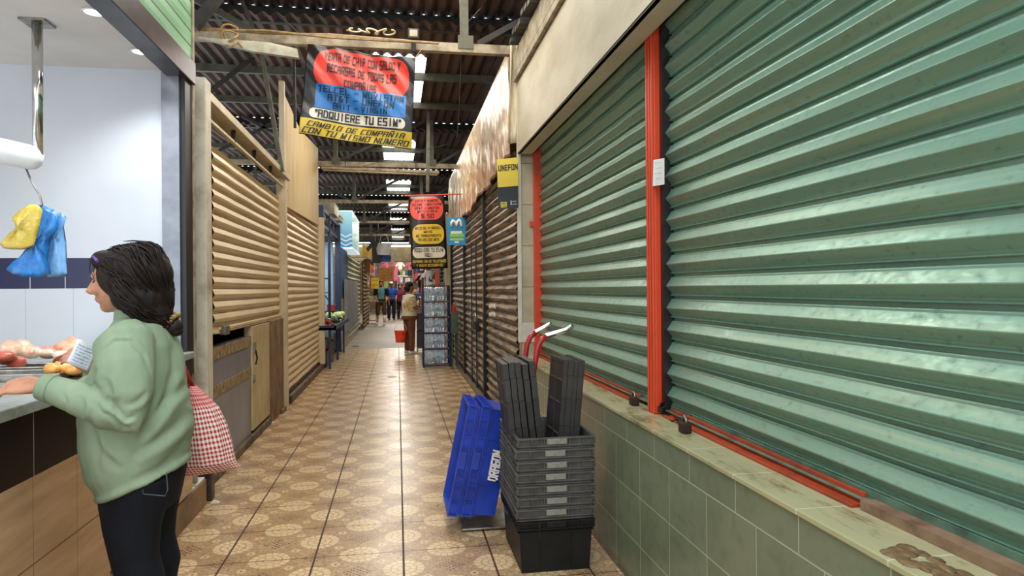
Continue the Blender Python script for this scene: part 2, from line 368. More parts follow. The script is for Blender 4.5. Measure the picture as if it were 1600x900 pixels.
tag(put(b, 'steel_gusset', paint('galvanised_grey', '#a9a48f', '#857d66', 8), origin=tuple(a0)), 'long pale tapering sheet metal bracket hanging under the lashed poles', 'bracket')
def rope(pts, r, lab, mat): 
    b = B(); b.tube(pts, r, 6); return tag(put(b, 'rope', mat, origin=tuple(pts[0]), smooth=True), lab, 'rope')
M_rope = paint('jute_rope', '#b08746', '#84602f', 60, bump=.4)
cx = aY(361, 50, 5.85); 
rope([cx+Vector((.055*math.cos(a)*(1+.2*math.sin(3*a)), -.05+.03*math.sin(2*a), .055*math.sin(a)-a*.008)) for a in [k*.45 for k in range(30)]]+[cx+Vector((.09, -.03, -.13))], .008, 'brown rope knotted round the poles at the left end', M_rope)
cx = aY(578, 52, 6.2)
rope([cx+Vector((-.2+.02*k+.03*math.sin(k*1.7), -.05+.02*math.cos(k), .02*math.sin(k*1.3))) for k in [j*.35 for j in range(62)]], .008, 'pale rope tangled round the poles above the big banner', paint('pale_rope', '#c9b68c', '#9d8758', 60))
# floodlight on the chord
fl = thing('floodlight', 'small square dark floodlight fixed to the near truss', 'lamp', tuple(aY(646, 62, 6.1)))
c = aY(646, 54, 6.1)
b = B(); b.box(c.x-.05, c.y-.03, c.z-.045, c.x+.05, c.y+.04, c.z+.045).box(c.x-.02, c.y, c.z-.15, c.x+.02, c.y+.03, c.z-.03); put(b, 'housing', M_dark, fl, bevel=.006)
b = B(); b.box(c.x-.034, c.y-.036, c.z-.028, c.x+.034, c.y-.028, c.z+.03); put(b, 'lens', paint('frosted_lens', '#a89a80', '#8a7c62', 9), fl)
fx_ = thing('fluorescent_fixture', 'long dusty unlit twin tube fixture under the second truss', 'lamp', tuple(aY(590, 268, 12.0)))
pa, pb = aY(502, 262, 12.15), aY(686, 270, 12.15)
b = B(); b.bar(pa, pb, .12, .05); put(b, 'housing', M_beaml, fx_, bevel=.005)
for dy in (-.03, .03): b = B(); b.tube([pa+Vector((.03, dy, -.04)), pb+Vector((-.03, dy, -.04))], .014, 10); put(b, 'tube', paint('dusty_glass_tube', '#c9bea2', '#a89b7c', 9, rough=.3), fx_, smooth=True)
for q in (pa.lerp(pb, .2), pa.lerp(pb, .8)): b = B(); b.tube([q+Vector((0, 0, .02)), Vector((q.x, q.y, 4.45))], .006, 6); put(b, 'hanger_rod', M_dark, fx_)
# thin wires
M_wire = paint('dark_wire', '#1c1a18', '#0e0d0c', 20)
for pts, lab in (([aY(411, 0, 6.5), aY(470, 55, 6.2)], 'thin reddish wire slanting over the left poles'),
                 ([aY(763, 0, 7), aY(722, 45, 6.4)], 'thin wire running up from the truss gusset'),
                 ([aY(728, 12, 8), aY(722, 70, 8), aY(717, 180, 9), aY(714, 215, 10)], 'thin knotted cord hanging below the right roof'),
                 ([aY(500, 260, 12), aY(560, 262, 12), aY(700, 225, 11)], 'sagging cable strung below the second truss')):
    rope(pts, .004, lab, M_wire)
# ------------------------------------------------------------------ right side: tiled low wall
RX = 1.09
Y_end = 6.18
def mat_walltile(top=False):
    m = Mt('green_glazed_wall_tile' if not top else 'green_ledge_tile', 0.22)
    n = m.noise(1.6); nd = m.noise(14)
    yj = aX(999.3, 700, RX).y; yt = aX(979.3, 660, RX).y
    if top:
        c = m.mix(m.ramp(n, .3, .7), '#b4b08a', '#9a9874')
        ff = (((m.Y-yt)/0.36+0.5).fr()-0.5).abs()*0.36
        sm = m.ramp(m.noise(5, (1.2, .35, 1), 6, .75), .52, .68); sm = sm.mx(m.ramp(m.noise(11, (1.5, .3, 1), 5, .7), .54, .66)*(m.X > 1.13)*(m.X < 1.22)*.8); c = m.mix(sm*0.85, c, '#6a4a28'); c = m.mix((ff < .003)*0.8, c, '#c9c6a8')
        m.col(c); return m.m
    lowr = m.Z < 0.675
    fy = (((m.Y-yj)/0.345+0.5).fr()-0.5).abs()*0.345; fy2 = (((m.Y-yt)/0.36+0.5).fr()-0.5).abs()*0.36
    fz = (((m.Z)/0.225+0.5).fr()-0.5).abs()*0.225
    tone = ((((m.Y-yj)/0.345).fl()*12.99+((m.Z)/0.225).fl()*78.2).sin()*437.5).fr()
    c = m.mix(m.ramp(n, .3, .7), '#757f68', '#606b56'); c = m.mix(tone*0.25, c, '#889078')
    c = m.mix(m.ramp(nd, .5, .8)*.35, c, '#4a5138')
    j = ((fy < .0022)*lowr).mx((fy2 < .0022)*(m.Z > .675)).mx((fz < .0022)*lowr).mx((m.Z-.675).abs() < .0025)
    c = m.mix(j*0.85, c, '#aab295')
    gr = m.ramp(m.Z+m.noise(6)*.09, .11, .05); c = m.mix(gr*.75, c, '#332b1c')
    m.col(c); m.bump(j*-1.0, .3, .003); return m.m
b = B(); b.box(RX, -1.5, 0, 1.9, Y_end, 0.785); lw = put(b, 'wall_right', mat_walltile()); lw['kind'] = 'structure'
b = B(); b.box(RX-.008, -1.5, .785, 1.9, Y_end, .802); put(b, 'ledge', mat_walltile(True), lw, bevel=.003)
# broken mortar patch at the near end of the ledge
b = B(); c = aZ(1445, 884, .802)
for k in range(60):
    q = c+Vector((random.uniform(-.03, .05), random.uniform(-.16, .10), 0)); b.ell(q, random.uniform(.008, .025), random.uniform(.01, .03), random.uniform(.003, .008), 8, 5)
put(b, 'mortar_patch', paint('crumbled_mortar', '#7a6040', '#4b371f', 30, bump=.6), lw, smooth=True)
# shutters
PROF_G = [(0, -.014), (.006, -.014), (.0065, .003), (.009, .007), (.012, .004), (.014, -.001), (.022, .002), (.050, .026), (.0525, .0275), (.0555, .027), (.088, .004), (.094, .002), (.097, .0), (.0975, -.014), (.105, -.014)]
PROF_L = [(0, -.014), (.004, -.014), (.0045, .002), (.010, .0045), (.012, .001), (.0125, -.010), (.016, -.010), (.0165, .002), (.034, .015), (.050, .021), (.056, .0215), (.098, .004), (.100, -.014), (.105, -.014)]
def curtain(Xp, s, y0, y1, z0, z1, pitch, prof=PROF_G, sag=0.002, nseg=6):
    """rolling slats; s=-1 bulges toward -x, +1 toward +x"""
    b = B(); n = int((z1-z0)/pitch)+1; k = pitch/0.105; pts = []
    for i in range(n):
        dj = random.uniform(-.0012, .0012)
        for (z, o) in prof[:-1]:
            zz = z0+i*pitch+z*k
            if zz <= z1: pts.append((o*k+dj, zz))
    cols = []
    for j in range(nseg+1):
        y = lerp(y0, y1, j/nseg); d = .003*math.sin(j*2.1+y)
        cols.append([b.v((Xp+s*(o+d), y, z+sag*math.sin(PI*j/nseg)*-1)) for o, z in pts])
    for a, c in zip(cols, cols[1:]):
        for i in range(len(pts)-1): b.f((a[i], c[i], c[i+1], a[i+1]) if s > 0 else (a[i], a[i+1], c[i+1], c[i]))
    # back skin gives it thickness
    bx = Xp-s*.01; b.box(min(bx, bx-s*.004), y0, z0, max(bx, bx-s*.004), y1, z1)
    return b
def mat_green():
    m = Mt('green_shutter_paint', 0.33, 0.35); n = m.noise(2, (1, .25, 3)); nf = m.noise(45, (1, .6, 1), 3); ns = m.noise(7, (1, .8, 4), 6, .7)
    c = m.mix(m.ramp(n, .3, .7), '#7d9d8b', '#688c7b'); c = m.mix(m.ramp(nf, .6, .72)*.45, c, '#4c6250')
    c = m.mix(m.ramp(ns, .6, .74)*.5, c, '#7c6a42'); nl = m.noise(3, (1, .15, 14)); c = m.mix(m.ramp(nl, .5, .75)*.35, c, '#a8a680')
    m.col(c); m.rgh(m.ramp(nf, .3, .8)*.25+.28); m.bump(nf, .12, .003); return m.m
M_green = mat_green()
SX = 1.305
yp = aX(1029, 400, 1.27).y      # centre post
M_red = paint('orange_red_paint', '#c8401c', '#9c2c12', 5, .5, .8, .35, stretch=(3, 3, .4))
M_bot = paint('shutter_bottom_rail', '#5d7a68', '#3e5446', 10, rough=.5)
for lab, ya, yb in (('large green metal roller shutter nearest the camera, right of the orange post', -1.3, yp-.084), ('green metal roller shutter between the orange post and the tiled pillar', yp+.062, Y_end-.055)):
    t = thing('roller_shutter', lab, 'shutter', (SX, (ya+yb)/2, .82), group='green roller shutters on the right')
    put(curtain(SX, -1, ya, yb, .845, 3.0, .105, nseg=14), 'curtain', M_green, t)
    b = B(); b.box(SX-.012, ya, .818, SX+.012, yb, .85).box(SX-.04, ya, .822, SX-.012, yb, .828); put(b, 'bottom_rail', M_bot, t, bevel=.002)
b = B(); b.box(1.262, yp-.082, .803, 1.36, yp-.047, 2.95); tag(put(b, 'gap_shade_strip', M_black, origin=(1.3, yp-.06, .8)), 'black strip as shade in the gap on the near side of the orange post', 'shade strip')  # black box stands in for the shade in the gap beside the post
b = B(); b.box(1.30, yp+.047, .803, 1.36, yp+.06, 2.95); tag(put(b, 'gap_shade_strip', M_black, origin=(1.3, yp+.06, .8)), 'black strip as shade in the gap on the far side of the orange post', 'shade strip')  # gap shade again as a black box, far side of the post
# orange post, fluted
t = thing('shutter_post', 'tall orange-red fluted steel post between the two green shutters', 'post', (1.26, yp, .8))
b = B(); b.box(1.235, yp-.045, .803, 1.34, yp+.045, 2.93)
for k in (-.034, 0, .034): b.box(1.222, yp+k-.008, .803, 1.236, yp+k+.008, 2.9)
put(b, 'post', M_red, t, bevel=.003)
b = B(); b.box(1.215, yp-.085, 2.80, 1.222, yp-.02, 2.87).box(1.215, yp-.09, 2.80, 1.235, yp-.082, 2.88); put(b, 'bracket', M_red, t)
Fs = quadF(aX(1021, 250, 1.2205), aX(1038, 247, 1.2205), aX(1038, 288, 1.2205), aX(1020, 291, 1.2205), nrm=(-1, 0, 0))
b = B(); b.grid(lambda u, v: Fs(u, v), 3, 3); st = put(b, 'paper_sticker', M_white, origin=tuple(Fs(.5, .5)), solid=.001, recalc=False); tag(st, 'torn white paper sticker on the orange post', 'sticker')
WM[st.name] = Matrix.Translation(Fs(.5, .5))
for k in range(4): text(('------', '-----', '--', '-------')[k], (.2+.1*(k % 2), .1+.2*k, .85, .2+.2*k), Fs, M_inkb, st, 'lettering')
# far guide rail
b = B(); b.box(1.235, Y_end-.05, .802, 1.31, Y_end-.004, 2.72); b.box(1.20, Y_end-.03, 1.98, 1.24, Y_end-.01, 2.03)
tag(put(b, 'guide_rail', M_red, origin=(1.26, Y_end-.03, .8), bevel=.003), 'narrow orange-red shutter guide against the tiled pillar', 'rail')
# orange sill
for ya, yb, lab in ((1.72, yp-.12, 'long orange angle iron sill under the nearest green shutter'), (yp+.3, Y_end-.06, 'orange angle iron sill under the farther green shutter')):
    b = B(); b.box(1.235, ya, .8025, 1.30, yb, .812).box(1.275, ya, .803, 1.287, yb, .842)
    tag(put(b, 'sill_rail', paint('orange_sill_paint', '#a23a1a', '#6a2d18', 9, .45, .75, .5), origin=(1.26, (ya+yb)/2, .803), bevel=.002), lab, 'rail')
b = B(); b.box(1.25, .6, .8025, 1.30, 1.70, .83); tag(put(b, 'sill_rail', paint('bare_faded_wood', '#8d6f58', '#64493a', 12), origin=(1.27, 1.1, .803)), 'faded brownish sill piece at the near end of the ledge', 'rail')
# padlocks and rusty hardware
def padlock(p, lab):
    t = thing('padlock', lab, 'padlock', tuple(p))
    b = B(); b.M = Matrix.Translation(p); b.box(-.028, -.03, .0, .012, .03, .045); put(b, 'body', M_rust, t, bevel=.008)
    b = B(); b.M = Matrix.Translation(p); b.tube([(-.01, -.018, .04), (-.01, -.018, .06), (-.01, 0, .072), (-.01, .018, .06), (-.01, .018, .04)], .005, 8); put(b, 'shackle', M_steel, t, smooth=True)
padlock(aZ(1073, 676, .803), 'rusty padlock on the ledge just right of the orange post')
padlock(aZ(993, 633, .803), 'dark rusty padlock left of the foot of the orange post')
b = B(); c = aZ(1052, 655, .803)
for k in range(26): q = c+Vector((random.uniform(-.02, .03), random.uniform(-.14, .16), random.uniform(0, .03))); b.bar(q, q+Vector((random.uniform(-.03, .03), random.uniform(-.05, .05), random.uniform(-.02, .03))), .012, .008)
tag(put(b, 'rusty_latch', M_rust, origin=tuple(c)), 'tangle of rusty shutter latches at the foot of the orange post', 'latch')
# fascia and beam above the shutters
m = Mt('grey_white_fascia_paint', .55); n = m.noise(2.5, (1, .6, 1.6)); nn = m.noise(18, (1, 1.5, .4), 5, .7); c_ = m.mix(m.ramp(n, .3, .7), '#c9bea6', '#ada085'); c_ = m.mix(m.ramp(nn, .64, .74)*.6, c_, '#7d6242'); m.col(c_)
b = B(); b.box(RX, -1.3, 2.64, RX+.03, Y_end-.03, 3.29).box(RX, -1.3, 2.64, 1.22, Y_end-.03, 2.655)
tag(put(b, 'fascia_panel', m.m, origin=(RX, 2.5, 2.64), bevel=.004), 'long dirty off-white fascia board above the green shutters', 'panel')
b = B(); b.box(RX-.03, -1.3, 3.30, RX+.12, Y_end, 3.36).box(RX-.03, -1.3, 3.36, RX+.02, Y_end, 3.55)
tag(put(b, 'fascia_beam', M_beaml, origin=(RX, 2.5, 3.3), bevel=.004), 'beige channel beam running along the top of the fascia board', 'beam')
b = B(); 
for k in range(50):
    y = -1.0+k*.14; b.box(RX-.10, y, 3.575+.02*math.sin(k*2), RX+.25, y+.10, 3.615+.02*math.sin(k*2))
tag(put(b, 'sheet_edge', M_beamd, origin=(RX, 2.5, 3.56)), 'ragged corrugated sheet edge lying on the beige channel beam', 'sheet')
# tiled pillar
m = Mt('beige_pillar_tile', .4); c_ = m.mix(m.ramp(m.noise(4), .3, .7), '#bdb096', '#9f9276'); zj = aY(830, 384, Y_end).z
ff = (((m.Z-zj)/.378+.5).fr()-.5).abs()*.378; m.col(m.mix((ff < .004)*.8, c_, '#5f523c'))
b = B(); b.box(RX+.035, Y_end, 0, 1.6, Y_end+.16, 2.62); b.mi = 1; b.box(RX+.035, Y_end, 2.62, 1.6, Y_end+.16, 3.55); tag(put(b, 'pillar', [m.m, paint('raw_concrete', '#8a7a60', '#65563e', 10, bump=.4)], origin=(1.3, Y_end+.08, 0)), 'beige tiled pillar at the far end of the green shutters', 'pillar')
b = B(); b.box(RX, Y_end-.02, .92, RX+.034, Y_end+.03, 3.45); b.box(RX+.034, Y_end-.02, .92, RX+.2, Y_end-.003, 1.1)
tag(put(b, 'white_casing', paint('off_white_casing', '#cfcabb', '#b4ab96', 5), origin=(RX, Y_end, .9), bevel=.004), 'narrow off-white casing strip on the corner of the tiled pillar', 'casing')
# ------------------------------------------------------------------ brown shutters
BX = 1.12
m = Mt('worn_brown_shutter', .45, .2); n = m.noise(3, (1, .6, 8), 5, .65); n2 = m.noise(22, (1, .35, 1), 4)
c_ = m.mix(m.ramp(n2, .3, .7), '#4f4036', '#322a25'); c_ = m.mix(m.ramp(n, .44, .54)*.8, c_, '#ab9474'); m.col(c_); M_brown = m.m
yy = [aX(x, 500, BX).y for x in (812, 761, 729, 709)]
labs = ('dark brown roller shutter nearest the tiled pillar, under the wrinkled plastic sheet', 'brown roller shutter with a small padlocked wicket door in it', 'farthest brown roller shutter, behind the small blue sign')
for i in range(3):
    ya, yb = yy[i]+.06, yy[i+1]-.04
    t = thing('roller_shutter', labs[i], 'shutter', (BX, (ya+yb)/2, 0), group='brown roller shutters on the right')
    put(curtain(BX, -1, ya, yb, .06, 2.85, .1, nseg=4), 'curtain', M_brown, t)
    b = B(); b.box(BX-.015, ya, 0.0, BX+.02, yb, .06); put(b, 'bottom_rail', M_rust, t)
    if i == 1:
        for px in (740, 747.5):
            y = aX(px, 500, BX).y; b = B(); b.box(BX-.035, y-.025, .02, BX-.022, y+.025, 2.1); put(b, 'wicket_frame', M_dark, t)
for i, (px, colr) in enumerate(((761, M_dark), (729, M_dark), (708.5, M_dark))):
    y = aX(px, 500, BX).y
    b = B(); b.box(BX-.05, y-.03, 0, BX+.05, y+.04, 2.85); b.mi = 1
    if i == 0: b.box(BX-.053, y-.031, 1.1, BX-.049, y-.008, 1.9)
    tag(put(b, 'shutter_post', [colr, paint('mustard_tape', '#b8862c', '#6e4d1c', 20)], origin=(BX, y, 0)), ('dark post with a worn mustard stripe between brown shutters', 'dark post left of the padlocked brown shutter', 'dark post at the far end of the brown shutters')[i], 'post')
padp = aX(744, 509, BX-.05); t = thing('padlock', 'dark square padlock box hanging on the wicket of the brown shutter', 'padlock', tuple(padp))
b = B(); b.M = Matrix.Translation(padp); b.box(-.03, -.16, -.06, .02, .16, .07); put(b, 'body', M_dark, t, bevel=.01)
b = B(); b.M = Matrix.Translation(padp); b.tube([(-.01, -.08, .06), (-.01, -.08, .13), (-.01, 0, .17), (-.01, .08, .13), (-.01, .08, .06)], .013); put(b, 'shackle', M_steel, t)
# chalk scribble on shutter
b = B()
for r in range(2):
    pts = [aX(764+k*.9, 478+r*13+(4 if k % 2 else -3)+random.uniform(-1, 1), BX-.032) for k in range(12)]; b.tube(pts, .004, 5)
tag(put(b, 'chalk_scribble', M_inkw, origin=tuple(pts[0])), 'two short lines of white scribble on the nearest brown shutter', 'graffiti')
# kerb under brown shutters
b = B(); b.box(RX-.06, Y_end+.17, 0, BX+.1, yy[3]+.1, .025); tag(put(b, 'kerb', paint('dirty_kerb', '#6a5740', '#43372a', 8), origin=(RX, 9, 0)), 'low dirty threshold strip under the brown shutters', 'kerb')
# inner back wall behind brown shutters
b = B(); b.box(1.6, Y_end+.2, 0, 1.7, 15, 3.3); b.box(1.9, -1.5, 0, 2.0, Y_end, 3.6); put(b, 'wall_right', M_dark)['kind'] = 'structure'
# wrinkled plastic awning banner
def pdisp(u, v): return (.012*math.sin(u*70+3*v)+.014*mnoise.noise(Vector((u*40, v*4, 1)))+.006*math.sin(u*150+v*9))*min(1, v*4)
yn, yf = Y_end+.1, aX(703, 300, 1.06).y
def Fp(u, v, off=0):
    y = lerp(yn, yf, u); zt = 3.66-.06*u; zb = 2.66-.05*math.sin(u*PI)-.12*u+.03*math.sin(u*23)
    return Vector((1.045-pdisp(u, v)-off, y, lerp(zt, zb, v)))
m = Mt('crumpled_clear_plastic_over_print', .38, 0, .15); u, v = m.uv()
n1 = m.noise(7, (9, 1.4, 1), 5, .7, m.uvc); n2 = m.noise(3, (3, 2, 1), 2, .5, m.uvc)
c_ = m.mix(m.ramp(n1, .35, .62), '#cdb795', '#a38a66'); c_ = m.mix(m.ramp(n2, .45, .55)*(v > .55)*.45, c_, '#bd8148'); nv = m.noise(9, (14, .7, 1), 3, .6, m.uvc); c_ = m.mix(m.ramp(nv, .55, .7)*.8, c_, '#eadfc4'); dg = ((u*24+v*6).fr() > .7)*(v > .3)*(u > .12); c_ = m.mix(dg*.35, c_, '#7c4c34')
st_ = ((u*70+v*4).fr() > .55)*(v > .72)*(v < .93); c_ = m.mix(st_*.4, c_, '#a4582e')
c_ = m.mix((v > .965)*.7, c_, '#7e2a22'); n3 = m.noise(4, (4, 3, 1), 2, .5, m.uvc); c_ = m.mix(m.ramp(n3, .62, .66)*.5, c_, '#8c94a0'); m.col(c_); m.bump(n1, .3, .012)
b = B(); b.grid(lambda a, c: Fp(a, c), 260, 24); tag(put(b, 'plastic_banner', m.m, origin=(1.06, 8, 2.6), smooth=True, solid=.003, recalc=False), 'long crumpled plastic sheet over an orange printed fascia above the brown shutters', 'banner')
# near end return of the plastic
b = B(); b.grid(lambda u, v: Vector((lerp(1.04, 1.12, u)-.03*v*(1-u), Y_end+.03-.02*math.sin(u*8+v*3), lerp(3.68, 2.75, v))), 12, 10)
tag(put(b, 'plastic_flap', paint('milky_plastic', '#cfc2a6', '#a58f68', 9, rough=.25, stretch=(6, 1, .5)), origin=(1.08, Y_end+.03, 2.8), smooth=True, solid=.002, recalc=False), 'milky plastic flap wrapped round the near end of the printed fascia', 'sheet')
# ------------------------------------------------------------------ signs
def sign_mat(name, base, shapes, asp, rough=.35, coat=.3, bumpn=None):
    m = Mt(name, rough, 0, coat); u, v = m.uv(); c = m.mix(0.0, base, base)
    for (x0, y0, x1, y1, r, colr) in shapes: c = m.mix(rrect(m, u, v, x0, y0, x1, y1, r, asp), c, colr)
    m.col(c)
    if bumpn: m.bump(m.noise(bumpn, vec=m.uvc), .3, .02)
    return m.m
def bdisp(u, v): return .03*math.sin(u*7+v*2)+.02*math.sin(v*9-u*5)+.035*math.sin(PI*u)*(math.sin(PI*v)-.3)+.012*math.sin(u*31-v*24)*(1-v)
F1 = quadF(aY(481, 69, 6.05), aY(649, 92, 6.05), aY(643, 234, 6.05), aY(468, 210, 6.05), bdisp)
t = thing('hanging_banner', 'large black vinyl banner with red, blue, white and yellow panels hung under the near truss', 'banner', tuple(F1(.5, 1)))
m1 = sign_mat('banner_vinyl', '#0e0b09', [(.08, .02, .95, .48, .20, '#d8351f'), (.11, .425, .93, .68, .004, '#0f6cb4'), (.07, .69, .93, .80, .05, '#ded5c2'), (.0, .82, 1.0, .99, .003, '#cfae18')], 1.2, .42, .15, 5)
b = B(); b.grid(lambda a, c: F1(a, c), 110, 90); put(b, 'sheet', m1, t, smooth=True, solid=.0015, recalc=False)
for s_, rc, col_, sh, wt in (("VENTA DE CHIP CON SALDO Y", (.17, .065, .86, .155), M_inkb, 0, .012), ("RECARGAS DE TODAS LAS", (.20, .205, .83, .295), M_inkb, 0, .012), ("COMPA\u00d1IAS", (.36, .335, .65, .43), M_inkb, 0, .012),
                     ("TELCEL - MOVISTAR", (.13, .445, .91, .51), M_inkb, 0, .006), ("AT&T - UNEFON", (.22, .525, .82, .59), M_inkb, 0, .006), ("BAIT - VIRGIN", (.27, .605, .76, .665), M_inkb, 0, .006),
                     ("\u201cADQUIERE TU ESIM\u201d", (.12, .705, .89, .785), M_inkb, 0, .012), ("CAMBIO DE COMPA\u00d1IA", (.06, .835, .94, .9), M_inkb, .3, .006), ("CON TU MISMO NUMERO", (.02, .918, .98, .98), M_inkb, .3, .006)):
    text(s_, rc, F1, col_, t, 'lettering', sh, wt)
for pa, pb in ((F1(0, 0), aY(476, 60, 6.2)), (F1(1, 0), aY(660, 75, 6.2))):
    b = B(); b.tube([pa, pb], .003, 5); put(b, 'cord', M_rope, t)
F2 = quadF(aY(638, 307, 11.4), aY(694, 305, 11.4), aY(700, 419, 11.4), aY(643, 421, 11.4), lambda u, v: .03*math.sin(u*3+v*2))
t = thing('hanging_sign', 'tall black hanging sign with red, yellow and white ovals over the aisle', 'sign', tuple(F2(.5, 1)))
m2 = sign_mat('sign_vinyl', '#0e0b09', [(.03, .02, .95, .33, .135, '#e0503f'), (.07, .39, .94, .66, .115, '#dcb636'), (.05, .70, .95, .85, .07, '#ddd3c0')], .5, .35, .3)
b = B(); b.grid(lambda a, c: F2(a, c), 12, 20); put(b, 'sheet', m2, t, smooth=True, solid=.003, recalc=False)
for s_, rc, col_ in (("CHIP Y NUMERO", (.18, .055, .82, .085), M_inkb), ("TELCEL - MOVISTAR", (.08, .105, .92, .135), M_inkb), ("AT&T - UNEFON", (.16, .155, .84, .185), M_inkb), ("BAIT - VIRGIN", (.22, .2, .78, .23), M_inkb), ("$ 50", (.33, .25, .68, .305), M_inkb),
                     ("MICA DE HIDROGEL", (.15, .425, .87, .46), M_inkb), ("MATE", (.38, .48, .62, .51), M_inkb), ("NO TRANSPARENTE", (.16, .53, .86, .565), M_inkb), ("PRIVACIDAD MATE", (.22, .585, .8, .62), M_inkb),
                     ("ADQUIERE TU ESIM", (.1, .715, .9, .77), M_inkb), ("AQUI", (.38, .785, .6, .835), M_inkb), ("REPARACION DE TELEFONOS", (.04, .88, .96, .915), M_inky), ("Y VENTA ACCESORIOS", (.14, .935, .86, .97), M_inky)):
    text(s_, rc, F2, col_, t, 'lettering', 0, .008)
b = B(); b.tube([aY(632, 306, 11.42), aY(726, 303, 11.42)], .012, 8); put(b, 'top_rod', M_red, t)
ys3 = aX(728, 360, 1.09).y
F3 = quadF(aY(698, 340, ys3), aY(727, 339, ys3), aY(728, 383, ys3), aY(699, 383, ys3))
t = thing('blue_sign', 'small bright blue sign with a white looping M, at the edge of the brown shutters', 'sign', tuple(F3(.5, 1)))
m3 = sign_mat('blue_sign_print', '#1a86b8', [(.2, .5, .8, .585, .005, '#e7ecd8'), (.15, .6, .9, .70, .005, '#93c763'), (.15, .75, .88, .83, .005, '#a9cc55'), (.4, .86, .62, .92, .005, '#e7ecec')], .68, .4, .2)
b = B(); b.grid(lambda a, c: F3(a, c), 4, 4); put(b, 'panel', m3, t, solid=.008, recalc=False)
b = B(); b.tube([F3(*p, .012) for p in ((.24, .34), (.25, .2), (.33, .12), (.42, .16), (.5, .32), (.58, .16), (.66, .10), (.73, .16), (.77, .3), (.80, .34))], [.018, .022, .024, .022, .022, .022, .024, .022, .020, .016], 8); put(b, 'emblem', M_inkw, t, smooth=True)
text('--------', (.24, .515, .76, .57), F3, paint('teal_ink', '#236a80', '#1c5468', 9), t); text('-----------', (.17, .62, .87, .68), F3, paint('teal_ink', '#236a80'), t); text('---------', (.2, .765, .82, .815), F3, paint('teal_ink', '#236a80'), t)
F4 = quadF(aY(776, 249, 6.10), aY(809, 246, 6.10), aY(810, 325, 6.10), aY(779, 327, 6.10), lambda u, v: .006*math.sin(v*6))
t = thing('yellow_poster', 'yellow and black poster reading UNEFON hung beside the tiled pillar', 'poster', tuple(F4(.5, 1)))
m4 = sign_mat('yellow_poster_print', '#d8bc3a', [(0, .56, 1, 1, .001, '#1a1b1f'), (.12, .86, .42, .97, .005, '#d8c030'), (.62, .84, .66, .93, .002, '#d8d8d8'), (.7, .855, .9, .87, .002, '#9a9a9a'), (.7, .91, .95, .925, .002, '#9a9a9a')], .42, .35, .3)
b = B(); b.grid(lambda a, c: F4(a, c), 6, 10); put(b, 'sheet', m4, t, solid=.003, recalc=False)
text('UNEFON', (.06, .13, .97, .24), F4, M_inkb, t, 'lettering', 0, .012)
text('UNE', (.15, .87, .39, .91), F4, M_inkb, t); text('FON', (.15, .925, .39, .965), F4, M_inkb, t)
# ------------------------------------------------------------------ left shutters
LX = -1.38
y1a, y1b = aX(330, 400, LX).y, aX(436, 400, LX).y
y2a, y2b = aX(443, 400, LX).y, aX(497, 400, LX).y
M_creamsh2 = M_creamsh
t = thing('roller_shutter', 'cream roller shutter half lowered over the grey marble counter front', 'shutter', (LX, (y1a+y1b)/2, 1.1), group='cream roller shutters on the left')
put(curtain(LX, 1, y1a+.02, y1b-.05, 1.15, 2.52, .095, PROF_L, nseg=8), 'curtain', M_creamsh, t)
b = B(); b.box(LX-.02, y1a+.02, 1.09, LX+.03, y1b-.05, 1.105).box(LX-.02, y1a+.02, 1.105, LX-.01, y1b-.05, 1.15); b.tube([(LX+.03, y1a+.1, 1.125), (LX+.03, y1b-.1, 1.125)], .012); put(b, 'bottom_rail', M_creamsh, t)
b = B(); b.box(LX+.02, y1a+.12, 1.075, LX+.07, y1a+.26, 1.145); put(b, 'lock_box', M_steel, t, bevel=.006)
t = thing('roller_shutter', 'cream roller shutter fully lowered to the kerb, below the plywood board', 'shutter', (LX, (y2a+y2b)/2, .1), group='cream roller shutters on the left')
put(curtain(LX, 1, y2a+.08, y2b-.02, .13, 2.62, .095, PROF_L, nseg=8), 'curtain', M_creamsh, t)
b = B(); b.box(LX-.015, y2a+.08, .10, LX+.025, y2b-.02, .13); put(b, 'bottom_rail', M_rust, t)
# posts
yb0 = aX(328, 700, -1.27).y
b = B(); b.box(-1.40, yb0-.12, .55, -1.25, yb0+.02, 2.84); b.mi = 1; b.box(-1.38, yb0-.06, 0, -1.245, yb0+.02, .55)
tag(put(b, 'corner_post', [paint('grimy_white_post', '#cdc4ae', '#a2937a', 6, .45, .7), paint('burnt_timber', '#4a3826', '#1e1710', 14, bump=.6)], origin=(-1.32, yb0-.05, 0), bevel=.006), 'thick dirty white post with a charred wooden foot beside the cream shutters', 'post')
b = B(); b.box(LX-.02, y1b-.05, .0, LX+.09, y1b+.06, 2.78)
tag(put(b, 'shutter_post', M_cream, origin=(LX, y1b, 0), bevel=.005), 'slim cream post between the two cream shutters', 'post')
b = B(); b.box(LX-.02, y2b, .1, LX+.1, y2b+.12, 2.7)
tag(put(b, 'shutter_post', M_cream, origin=(LX, y2b, 0), bevel=.005), 'cream post at the far end of the cream shutters', 'post')
# header frame above shutter 1
zt0 = 2.79
t = thing('header_frame', 'peeling cream steel frame above the half lowered shutter', 'frame', (-1.3, (y1a+y1b)/2, 2.6))
b = B(); b.box(-1.42, yb0-.1, 2.74, -1.27, y1b+.2, 2.80); put(b, 'top_rail', M_cream, t, bevel=.004)
b = B(); b.box(-1.34, yb0-.1, 2.63, -1.31, y1b+.3, 2.65); put(b, 'lower_rail', M_cream, t)
for k in range(4):
    y = lerp(y1a+.5, y1b, k/3.); b = B(); b.box(-1.34, y-.015, 2.64, -1.31, y+.015, 2.75); put(b, 'tie_bar', M_rust, t)
